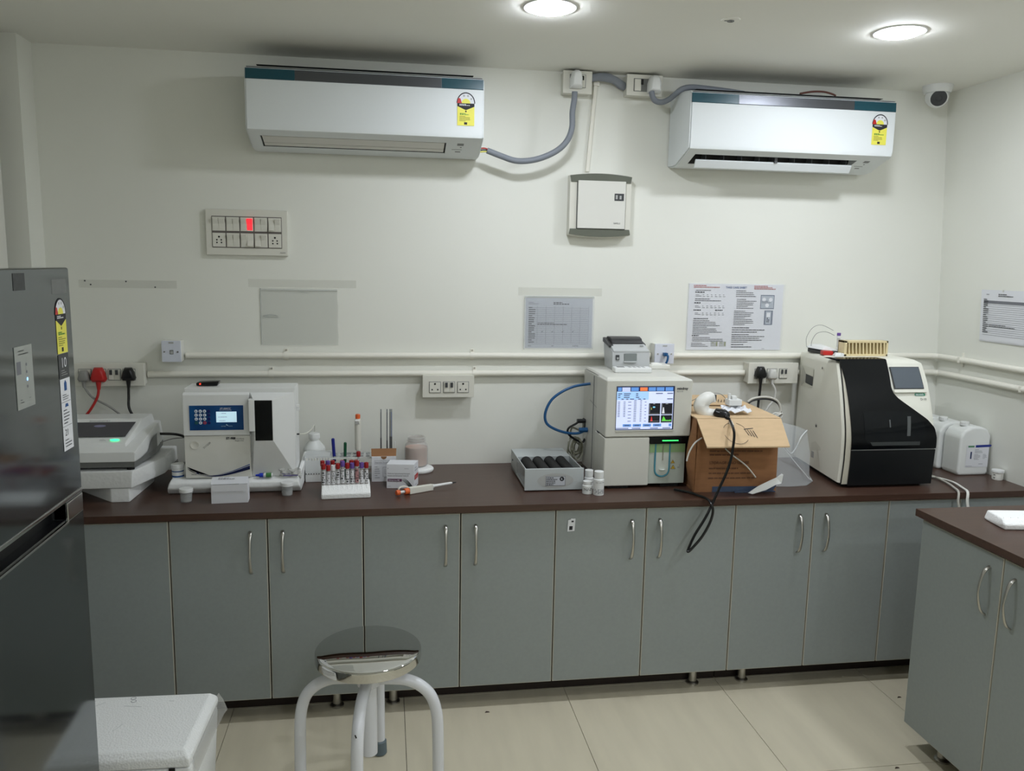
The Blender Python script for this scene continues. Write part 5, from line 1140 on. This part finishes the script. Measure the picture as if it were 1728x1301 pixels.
for k in range(4): mb.poly(P, [(.165+.010*k,.078-.002*k),(.1672+.010*k,.078-.002*k),(.1755+.0095*k,.050-.004*k),(.173+.0095*k,.050-.004*k)], .001)
mb.poly(P, [(.162,.080),(.20,.084),(.20,.081),(.164,.077)], .001)
obj('pen_drawing', mb, INK, t, None)
mb = MB(); PB = ((bx1-.16,-.262,1.053), (1,-.06,0), (0,.985,.17)); [mb.poly(PB, [(.0+.012*k,.0+.004*(k%2)),(.0135+.012*k,.03+.004*((k+1)%2)),(.0155+.012*k,.03),(.002+.012*k,.0)], .0012) for k in range(9)]; obj('handwriting', mb, INK, t, None)

# scanner, its cable, adapter and strips on the box
t = thing('barcode_scanner', 'white barcode scanner with black grip lying on the cardboard box', 'scanner', (1.20,-.33,1.05))
SCW = mat('scanner white', (224,224,218), .35)
s_ = [(1.212,-0.42,1.099),(1.187,-0.42,1.092),(1.172,-0.42,1.068),(1.19,-0.42,1.04),(1.232,-0.42,1.04)]
hd = [Vector(p) for p in s_]
obj('head', MB().tube([hd[0]+Vector((0,.01,0)), hd[1], hd[2], hd[3]+Vector((0,-.01,0)), hd[4]+Vector((0,-.03,0))], [.022,.026,.029,.025,.017], 18, 8, flat=1.0), SCW, t, 1.2)
nz = (1.209,-0.4,1.103)
obj('nose', MB().hull([(nz[0]-.016,-.425,nz[2]-.02),(nz[0]+.022,-.425,nz[2]-.024),(nz[0]-.014,-.39,nz[2]-.02),(nz[0]+.022,-.39,nz[2]-.02),(nz[0]-.012,-.42,nz[2]+.012),(nz[0]+.016,-.42,nz[2]+.012),(nz[0]-.01,-.39,nz[2]+.012),(nz[0]+.014,-.39,nz[2]+.012)], .006, 3), SCW, t)
obj('window', MB().box(nz[0]+.012,nz[0]+.024,-.418,-.396,nz[2]-.018,nz[2]+.006,.002), DGREY, t)
obj('trigger', MB().cyl((nz[0]-.004,-.428,nz[2]-.006), .004, .006, 'y', 12), DGREY, t)
g1, g2, g3 = (1.21,-0.46,1.054), (1.225,-0.47,1.047), (1.244,-0.48,1.044)
obj('grip', MB().tube([g1, g2, g3, (g3[0]+.012, g3[1], g3[2]-.002)], [.016,.024,.023,.012], 16, 6, flat=.8), BLACK, t, 1.2)
e1 = [(1.24,-0.5,1.039),(1.252,-0.5,1.03)]
path = [(g3[0]+.008,g3[1],g3[2]-.002)]+e1+[(1.223,-0.6,1.019)]+[(1.222,-0.615,0.995),(1.22,-0.615,0.951),(1.214,-0.615,0.904),(1.199,-0.615,0.854),(1.176,-0.615,0.8),(1.156,-0.615,0.75)]+[(1.12,-0.64,0.702),(1.085,-0.64,0.642),(1.064,-0.64,0.592)]
obj('cable', MB().tube(path+[(1.06,-0.645,0.581),(1.075,-0.645,0.594),(1.11,-0.645,0.636),(1.136,-0.645,0.686),(1.145,-0.645,0.725),(1.139,-0.645,0.751)]+[(1.135,-.61,.7635),(1.118,-.56,.763),(1.10,-.52,.763),(1.06,-.48,.763)], .0048, 8), BLACK, t)
obj('cable_boot', MB().tube([(g3[0]+.006,g3[1],g3[2]-.002)]+e1, [.010,.008,.006], 10), BLACK, t)
w1 = Vector((1.248,-0.52,1.025)); w2 = Vector((1.234,-0.57,1.02))
obj('cable_tag', MB().rod(w1, w2, .0062, 10), WPL, t)
t = thing('power_adapter', 'white plug adapter on crumpled paper beside the scanner on the box', 'adapter', (1.33,-.34,1.055))
c = Vector((1.307,-0.4,1.047))
obj('paper', MB().sheet([[(c.x-.05+.10*i/6, c.y-.06+.06*j/4, 1.052+.012*j/4+.006*math.sin(i*2.1+j*1.7)) for i in range(7)] for j in range(5)], .002), WC, t, None)
obj('body', MB().box(c.x-.028,c.x+.024,c.y-.03,c.y+.012,1.068,1.092,.004).box(c.x-.012,c.x+.006,c.y-.02,c.y+.004,1.092,1.104,.002).cyl((c.x-.022,c.y-.012,1.09),.006,.024,'z',12), WPL, t)
solo('thin_cable', MB().tube([(1.132,-0.3,1.03)] + [(1.16,-0.34,1.07),(1.219,-0.34,1.097),(1.272,-0.34,1.102),(1.302,-0.34,1.083),(1.311,-0.34,1.055)], .0014, 6), GCORD, 'thin grey wire looping over the scanner on the cardboard box', 'cable', (1.2,-.33,1.1))
t = thing('coiled_cable', 'coil of white and dark cable rising behind the cardboard box', 'cable', (1.52,-.12,1.0))
wc = [(1.495,-0.13,1.031),(1.515,-0.13,1.044),(1.554,-0.13,1.051),(1.594,-0.13,1.048),(1.627,-0.13,1.033),(1.642,-0.13,1.007),(1.641,-0.13,0.984),(1.621,-0.13,0.969)]
obj('white_cable', MB().tube(wc, .0048, 8), mat('pale cable', (212,210,200), .5), t); obj('dark_cable', MB().tube([(a+.003,b+.004,c-.009) for a, b, c in wc], .0040, 8), DGREY, t)
wk = Vector(wc[-2]); mb = MB()
for k in range(5): mb.tube([(wk.x-.012+.020*math.cos(i*.8+k), wk.y+.010*math.sin(i*.8), wk.z-.016+.014*math.sin(i*.8+k*1.4)) for i in range(9)], .0028, 6, 3)
obj('cable_knot', mb, WPL2, t)
solo('plastic_strip', MB().tube([(1.237,-0.512,0.923)] + [(1.263,-0.52,0.9)] + [(1.292,-0.53,0.879),(1.322,-0.53,0.854),(1.354,-0.53,0.817)], .0055, 8, flat=.5), WPL2, 'white plastic strap hanging diagonally down the cardboard box front', 'strap', (1.25,-.52,.92))
solo('plastic_strip', MB().tube([(1.148,-0.5,0.962)] + [(1.114,-0.52,0.947),(1.095,-0.52,0.914),(1.087,-0.52,0.881)], .0030, 8), WPL2, 'thin white tube curving down the left side of the cardboard box', 'strap', (1.10,-.51,.93))
a_ = [(1.318,-0.55,0.763),(1.358,-0.55,0.789),(1.404,-0.55,0.81),(1.426,-0.55,0.819),(1.446,-0.55,0.834)]
b_ = [(1.332,-0.55,0.76),(1.383,-0.55,0.774),(1.423,-0.55,0.794),(1.444,-0.55,0.798),(1.449,-0.55,0.832)]
solo('bent_strip', MB().sheet([[Vector(p)+Vector((0,.0,0)) for p in a_], [Vector(p)+Vector((0,-.008,.0)) for p in b_]], .003), WPL, 'bent white plastic strip at the bottom right corner of the cardboard box', 'strip', (1.40,-.55,.77), smooth=None)

# clear sheet between the box and the big analyzer
t = thing('plastic_sheet', 'stiff clear plastic cover leaning between the cardboard box and the large analyzer', 'plastic cover', (1.55,-.40,ZT))
pts = [(1.561,-0.3,0.978),(1.592,-0.3,0.97),(1.631,-0.3,0.96),(1.675,-0.3,0.942)]; mid = [(1.53,-0.36,0.912),(1.561,-0.36,0.895),(1.581,-0.36,0.861),(1.634,-0.36,0.922)]; low = [(1.47,-.42,ZT+.012),(1.53,-.42,ZT+.010),(1.60,-.42,ZT+.010),(1.665,-.36,ZT+.014)]
obj('sheet', MB().sheet([[Vector(p) for p in r] for r in (pts, [Vector(p).lerp(Vector(q), .5)+Vector((0,-.015,0)) for p, q in zip(pts, low)], low, [(1.46,-.46,ZT+.003),(1.53,-.47,ZT+.003),(1.60,-.46,ZT+.003),(1.66,-.40,ZT+.003)])], .0012), mat('clear cover', (206,212,214), .12, alpha=.22), t, 1.2)
CE = mat('bright plastic edge', (236,240,240), .15, alpha=.8)
obj('edge', MB().tube([pts[3]]+[(1.624,-0.35,0.927),(1.609,-0.35,0.891)] + [(1.583,-0.36,0.863),(1.562,-0.36,0.878),(1.546,-0.36,0.9)], .0025, 6).tube([(1.526,-0.4,0.895),(1.574,-0.4,0.842)] +[(1.64,-.41,ZT+.012),(1.665,-.37,ZT+.006)], .0018, 6), CE, t)

# large analyzer with the black front
t = thing('hemoglobin_analyzer', 'large beige analyzer with curved black front and dark screen', 'lab machine', (1.92,-.27,ZT))
DW = mat('analyzer casing', (234,234,221), .38); DWS = mat('analyzer side', (222,222,208), .42)
def yf(z): return -.503+.118*max(0,(z-.93)/.292)**1.6
def pw(tab, z):
    for (z0, a), (z1, b) in zip(tab, tab[1:]):
        if z <= z1: return a+(b-a)*max(0,(z-z0))/(z1-z0)
    return tab[-1][1]
XL = [(.757,1.712),(.86,1.719),(.95,1.719),(1.04,1.722),(1.124,1.730),(1.20,1.740),(1.26,1.748)]
XR = [(.757,2.106),(.90,2.111),(1.08,2.112),(1.165,2.116),(1.22,2.113),(1.26,2.10)]
rings = []
zs = [.775,.80,.84,.88,.92,.95,.98,1.01,1.04,1.07,1.10,1.13,1.16,1.19,1.21,1.222]
for z in zs:
    l, r, f = pw(XL, z), pw(XR, z), yf(z)+.012
    rings.append([(l,f+.012,z),(l+.004,f+.003,z),(l+.012,f,z),(r-.025,f,z),(r-.008,f+.006,z),(r,f+.025,z),(r-.004,-.03,z),(1.772,-.03,z),(1.767,-.05,z)])
for z, k in ((1.232,.012),(1.238,.035)):
    l, r, f = pw(XL, z)+k*.6, pw(XR, z)-k, yf(z)+.012+k
    rings.append([(l,f+.012,z),(l+.004,f+.003,z),(l+.012,f,z),(r-.025,f,z),(r-.008,f+.006,z),(r,f+.025,z),(r-.004,-.03-k*.3,z),(1.772+k*.3,-.03-k*.3,z),(1.767+k*.3,-.05-k*.3,z)])
obj('casing', MB().loft(rings), DW, t, .5)
obj('plinth', MB().hull([(1.735,-.47,ZT),(2.07,-.47,ZT),(2.07,-.06,ZT),(1.78,-.06,ZT),(1.73,-.47,.777),(2.08,-.47,.777),(2.08,-.05,.777),(1.775,-.05,.777)]), BLACK, t)
def skin(xl, xr, z0, z1, off, n=24):
    """panel lying on the curved front between two outlines"""
    g = []
    for i in range(n+1):
        z = z0+(z1-z0)*i/n; a, b = xl(z), xr(z)
        g.append([(lerp(a,b,k/6), yf(z)+.012-off, z) for k in range(7)])
    return MB().sheet(g, -.004)
TR = mat('trim beige', (190,186,170), .4)
obj('front_trim', skin(lambda z: pw(XL,z)+.008, lambda z: pw(XL,z)+.034, .772, 1.224, .004), TR, t, 1.2)
obj('trim_groove', skin(lambda z: pw(XL,z)+.0055, lambda z: pw(XL,z)+.0085, .776, 1.222, .0022), DARK, t, 1.2)
BR = [(.907,2.101),(.95,2.1015),(.986,2.094),(1.017,2.067),(1.057,2.010),(1.085,1.970),(1.099,1.952),(1.115,1.940),(1.134,1.936),(1.187,1.9405),(1.24,1.944)]
BL = [(.757,1.742),(.86,1.7475),(.95,1.747),(1.04,1.7465),(1.10,1.748),(1.167,1.750),(1.24,1.745)]
w_ = obj('black_cover', skin(lambda z: pw(BL,z), lambda z: pw(BR,z), .908, 1.236, .010, 40), GLOSSB, t, 1.2)
obj('black_cover_top', MB().hull([(1.735,-.375,1.233),(1.944,-.375,1.233),(1.725,-.34,1.243),(1.925,-.34,1.243),(1.735,-.375,1.24),(1.944,-.375,1.24),(1.72,-.30,1.239),(1.92,-.30,1.239)], .001), GLOSSB, t)
obj('lower_panel', skin(lambda z: pw(BL,z), lambda z: pw([(.757,2.093),(.905,2.099)],z), .768, .9035, .010, 8), mat('black panel', (12,15,18), .35), t, 1.2)
obj('cover_seam', skin(lambda z: pw(BL,z), lambda z: 2.1, .9035, .908, .004, 2), LGREY, t, None)
win = [(1.822,.930),(2.03,.925),(2.052,.945),(2.06,.975),(2.045,1.02),(1.99,1.05),(1.80,1.055),(1.80,.94)]
WN = mat('smoked window', (13,17,20), .12, spec=.28)
obj('window', skin(lambda z: 1.80+max(0,.94-z)*1.5, lambda z: pw([(.92,2.035),(.95,2.058),(.99,2.056),(1.02,2.035),(1.05,1.985)],z), .922, 1.048, .0108, 10), WN, w_, 1.2)
obj('tray_glint', skin(lambda z: 1.832-(z-.922)*.7, lambda z: 2.03, .922, .936, .0115, 2), mat('tray grey', (58,62,62), .4), w_, None)
obj('probe', skin(lambda z: 1.975+(z-.96)*.1, lambda z: 1.989+(z-.96)*.1, .957, 1.03, .0115, 3), mat('probe grey', (84,88,88), .4), w_, None); obj('probe', skin(lambda z: 1.904, lambda z: 1.909, .99, 1.018, .0115, 2), bpy.data.materials['probe grey'], w_, None)
obj('screen', skin(lambda z: 1.9565, lambda z: 2.0755, 1.131, 1.206, .0045, 6), mat('sleeping screen', (92,100,108), .15), t, None)
obj('screen_bezel', skin(lambda z: 1.9535, lambda z: 2.0785, 1.1285, 1.2085, .0035, 6), DGREY, t, None)
obj('screen_sill', skin(lambda z: 1.948, lambda z: 2.085, 1.116, 1.127, .0065, 2), DW, t)
pv = Vector((0, yf(1.10)-yf(1.08), .02)).normalized()
P = ((2.035, yf(1.103)+.012-.0012, 1.103), (1,0,0), tuple(pv))
obj('badge', MB().poly(P, [(.004,0),(.044,0),(.047,.0055),(.044,.011),(.004,.011),(.001,.0055)], .0008), mat('badge green', (60,152,118), .4), t, None)
text('lettering', 'BIO-RAD', P, .0055, .002, .0085, PAPER, t, off=.0016, bold=.0003); text('lettering', 'D-10', P, .022, -.018, .0125, INK, t, off=.0012)
P = PF(2.012, -.5012, .781)
obj('white_label', MB().rect(P, 0, .082, 0, .037, .0008), PAPER2, t, None); mb = MB(); lines(mb, P, .03, .07, .006, .024, 3); obj('print', mb, GINK, t, None)
mb = MB(); P = (Vector((1.850, yf(1.115)+.012-.0125, 1.105)), (1,0,0), (0,.2,1))
for k in range(8): mb.poly(P, [(.011*k,.004*(k%3)),(.011*k+.009,.004*((k+1)%3)+.003),(.011*k+.009,.004*((k+1)%3)),(.011*k,.004*(k%3)-.0015)], .0012)
obj('scratch', mb, PAPER, w_, None, 'whitish scratch marks')
# its left side
so = Vector((1.772,-.03,0)); su = Vector((-.045,-.42,0)).normalized(); PS = (so+Vector((-.002,0,0)), su, (0,0,1))
def side(px_, z): return px_, z
obj('hand_recess', MB().poly(PS, [(.035,1.178),(.150,1.177),(.150,1.095),(.035,1.088)], .0012), DWS, t, None)
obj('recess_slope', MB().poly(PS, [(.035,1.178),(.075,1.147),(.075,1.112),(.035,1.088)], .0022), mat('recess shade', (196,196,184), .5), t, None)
obj('recess_window', MB().poly(PS, [(.078,1.146),(.150,1.143),(.150,1.104),(.078,1.108)], .0024), DGREY, t, None)
mb = MB().disc(PS, .235,1.19,.006,.003,14).disc(PS, .215,.95,.008,.003,14).disc(PS, .30,.80,.006,.003,14); obj('screw', mb, SATIN, t, None)
mb = MB().disc(PS, .236,1.19,.003,.0035,10).disc(PS, .218,.948,.005,.0035,10); obj('screw_slot', mb, DARK, t, None)
obj('side_cutout', MB().poly(PS, [(.18,.80),(.18,.87),(.22,.885),(.27,.87),(.29,.84),(.295,.785)], .0022), DWS, t, None); obj('port_hatch', MB().poly(PS, [(.19,.812),(.215,.812),(.215,.838),(.19,.838)], .0030), LGREY, t, None)

# on top of the large analyzer
DZ = 1.2385
t = thing('sample_rack', 'cream comb-slotted sample rack standing on the large black and white analyzer', 'rack', (1.93,-.24,DZ))
CRM = mat('cream plastic', (226,210,166), .45)
rx0, rx1, ry0, ry1, rz = 1.832, 2.025, -.262, -.215, DZ+.062
obj('back', MB().box(rx0, rx1, ry1-.004, ry1, DZ, rz), CRM, t); obj('base', MB().box(rx0, rx1, ry0, ry1, DZ, DZ+.008, .001), CRM, t); obj('top', MB().box(rx0, rx1, ry0, ry1, rz-.008, rz, .001), CRM, t)
obj('end', MB().box(rx0, rx0+.012, ry0, ry1, DZ, rz, .001), CRM, t); obj('end', MB().box(rx1-.008, rx1, ry0, ry1, DZ, rz, .001), CRM, t)
for k in range(11):
    x = rx0+.024+.0155*k
    obj('divider', MB().hull([(x-.002,ry0,DZ+.008),(x+.003,ry0,DZ+.008),(x-.002,ry1,DZ+.008),(x+.003,ry1,DZ+.008),(x-.006,ry0,rz-.008),(x-.001,ry0,rz-.008),(x-.006,ry1,rz-.008),(x-.001,ry1,rz-.008)]), CRM, t)
t = thing('blood_tube', 'single tube with purple cap behind the cream rack on the large analyzer', 'test tube', (1.850,-.185,DZ))
obj('tube', MB().cyl((1.850,-.185,DZ), .0066, .066, seg=16, bev=.002), GLS, t); obj('cap', MB().lathe([(0,.066),(.0085,.066),(.0085,.076),(0,.076)], (1.85,-.185,DZ), 18), WPL, t); obj('cap_top', MB().cyl((1.85,-.185,DZ+.076), .0078, .012, seg=18, bev=.001), CP, t)
t = thing('scanner_cradle', 'white and black device with a red band lying on the large analyzer', 'device', (1.83,-.17,DZ))
M = spin((1.80,-.17,DZ), -8)
obj('lower', MB(M).hull([(1.755,-.10,DZ),(1.84,-.10,DZ),(1.78,-.215,DZ),(1.85,-.215,DZ),(1.755,-.10,DZ+.018),(1.84,-.10,DZ+.018),(1.78,-.215,DZ+.013),(1.85,-.215,DZ+.013)], .004), BLACK, t)
obj('upper', MB(M).hull([(1.745,-.10,DZ+.019),(1.85,-.10,DZ+.012),(1.775,-.205,DZ+.018),(1.86,-.205,DZ+.012),(1.765,-.10,DZ+.034),(1.81,-.10,DZ+.034),(1.785,-.20,DZ+.032),(1.81,-.20,DZ+.03)], .004), WPL, t)
obj('red_band', MB(M).box(1.770, 1.812, -.232, -.20, DZ, DZ+.017, .003), RED, t)
solo('white_block', MB(spin((1.845,-.262,DZ),-6)).box(1.815, 1.826, -.28, -.25, DZ, DZ+.013, .002).hull([(1.79,-.275,DZ),(1.826,-.275,DZ),(1.79,-.245,DZ),(1.826,-.245,DZ),(1.797,-.27,DZ+.014),(1.826,-.27,DZ+.013),(1.80,-.25,DZ+.014),(1.826,-.25,DZ+.013)], .003), WPL, 'small white plastic block left of the cream rack', 'block', (1.81,-.26,DZ))
solo('thin_cable', MB().tube([(1.766,-.12,DZ+.02),(1.775,-.11,DZ+.05),(1.80,-.10,DZ+.078),(1.84,-.10,DZ+.085),(1.88,-.10,DZ+.070)], .0012, 6).tube([(1.758,-.10,DZ+.02),(1.76,-.09,DZ+.06),(1.79,-.08,DZ+.10),(1.83,-.08,DZ+.112),(1.88,-.09,DZ+.09)], .0010, 6), GCORD, 'thin grey wires arching above the large analyzer', 'cable', (1.8,-.1,DZ+.05))

# jerrycans in the corner, small jar, cords
def jerrycan(label, x0, x1, y0, y1, labelled):
    t = thing('jerrycan', label, 'jerrycan', ((x0+x1)/2, (y0+y1)/2, ZT))
    prof = [(y0+.008,ZT),(y1-.008,ZT),(y1,ZT+.012),(y1,ZT+.172),(y1-.03,ZT+.200),(y0+.04,ZT+.200),(y0,ZT+.176),(y0,ZT+.012)]
    xprof = [(x0+.006,ZT),(x1-.006,ZT),(x1,ZT+.010),(x1,ZT+.165),(x1-.018,ZT+.193),(x1-.045,ZT+.202),(x0+.050,ZT+.202),(x0+.016,ZT+.186),(x0,ZT+.160),(x0,ZT+.010)]
    obj('can', MB().prism(xprof, 'y', y0, y1, .010, 3), HDPE, t, .9)
    c = (x0+.050, (y0+y1)/2, ZT+.200)
    obj('cap', MB().lathe([(0,0),(.017,0),(.0175,.003),(.0175,.014),(.016,.016),(0,.016)], c, 24), WPL, t)
    if labelled:
        P = PF(x0+.030, y0-.0006, ZT+.035)
        obj('label', MB().rect(P, 0, .102, 0, .092, .0006), PAPER, t, None)
        obj('blue_bar', MB().poly(P, [(.040,.082),(.107,.084),(.112,.090),(.107,.0935),(.040,.092)], .001), mat('label blue', (28,48,136), .5), t, None)
        obj('badge', MB().rect(P, .006,.034,.083,.090,.001), mat('badge green dull', (84,140,104), .5), t, None)
        text('number', '1', P, .012, .036, .040, mat('label navy', (34,52,98), .5), t, off=.001, bold=.0012)
        mb = MB(); lines(mb, P, .038,.08,.058,.076,3); lines(mb, P, .036,.07,.030,.055,6); lines(mb, P, .076,.098,.034,.055,5); lines(mb, P, .002,.06,.003,.007,1); lines(mb, P, .06,.095,.010,.016,1); obj('print', mb, GINK, t, None)
    return t
jerrycan('white jerrycan with a numbered label in the right corner, nearest of three', 2.315, 2.452, -.365, -.262, True)
jerrycan('middle white jerrycan of three in the right corner', 2.300, 2.448, -.255, -.152, False)
jerrycan('white jerrycan at the back of three, half hidden by the large analyzer', 2.285, 2.444, -.145, -.042, False)
t = lathe_thing('specimen_jar', 'small white jar with flat lid at the foot of the right wall', 'jar', 2.440, -.435, ZT, [('jar', [(0,0),(.0185,0),(.0205,.003),(.021,.031),(0,.031)], WPL2), ('lid', [(0,.031),(.0235,.031),(.024,.034),(.023,.040),(0,.040)], WPL)])
mb = MB()
for a in (-2.9,-2.75): [mb.box(.0209,.0214,-.002,.002,ZT+z_,ZT+z_+.003,xf=Matrix.Translation((2.44,-.435,0)) @ Matrix.Rotation(a,4,'Z')) for z_ in (.008,.020)]
obj('print', mb, INK, t)
solo('power_cable', MB().tube([(2.118,-.30,ZT+.02),(2.16,-.33,ZT+.006),(2.19,-.38,ZT+.006),(2.18,-.48,ZT+.006),(2.155,-.56,ZT+.006),(2.137,-.606,ZT+.003),(2.130,-.618,ZT-.03),(2.14,-.622,ZT-.10),(2.15,-.60,ZT-.30)], .0042, 8), mat('pale grey cord', (190,188,178), .5), 'pale grey cord running off the worktop edge right of the large analyzer', 'cable', (2.16,-.45,ZT))
solo('power_cable', MB().tube([(2.118,-.36,ZT+.02),(2.15,-.372,ZT+.006),(2.19,-.40,ZT+.006),(2.212,-.47,ZT+.006),(2.19,-.56,ZT+.006),(2.175,-.606,ZT+.003),(2.168,-.618,ZT-.03),(2.175,-.622,ZT-.10),(2.18,-.60,ZT-.30)], .0052, 8, flat=.6), WPL2, 'flat white cord running off the worktop edge beside the pale grey one', 'cable', (2.18,-.45,ZT))

# foam tray on the island, litter on the floor
t = thing('foam_tube_tray', 'white foam tube tray lying on the island worktop', 'tray', (1.92,-1.17,.821))
M = spin((1.84,-1.165,.821), -8)
obj('tray', MB(M).hull([(1.835,-1.20,.821),(2.0,-1.20,.821),(1.835,-1.09,.821),(2.0,-1.09,.821),(1.832,-1.203,.838),(2.003,-1.203,.838),(1.838,-1.18,.850),(2.0,-1.18,.850),(1.845,-1.09,.850),(2.0,-1.09,.850)], .005, 3), FOAM, t)
mb = MB(M)
for k in range(7): mb.hull([(1.846+.022*k,-1.200,.838),(1.858+.022*k,-1.200,.838),(1.846+.022*k,-1.170,.853),(1.858+.022*k,-1.170,.853),(1.846+.022*k,-1.165,.847),(1.858+.022*k,-1.165,.847),(1.846+.022*k,-1.198,.832),(1.858+.022*k,-1.198,.832)], .002)
obj('rib', mb, FOAM, t)
for lb, p in (('dark crumb on the floor tiles right of the stool', (0.35,-0.617,0)), ('dark crumb on the floor tiles left of the island', (1.897,-0.705,0)), ('dark crumb on the floor at the lower right near the island', (1.619,-1.105,0))):
    x, y, _ = p
    solo('crumb', MB().hull([(x-.009,y-.003,0),(x+.010,y-.002,0),(x,y+.006,0),(x-.004,y,.005),(x+.006,y+.001,.003)]), mat('crumb brown', (66,54,46), .8) if 'crumb brown' not in bpy.data.materials else bpy.data.materials['crumb brown'], lb, 'crumb', (x, y, 0))
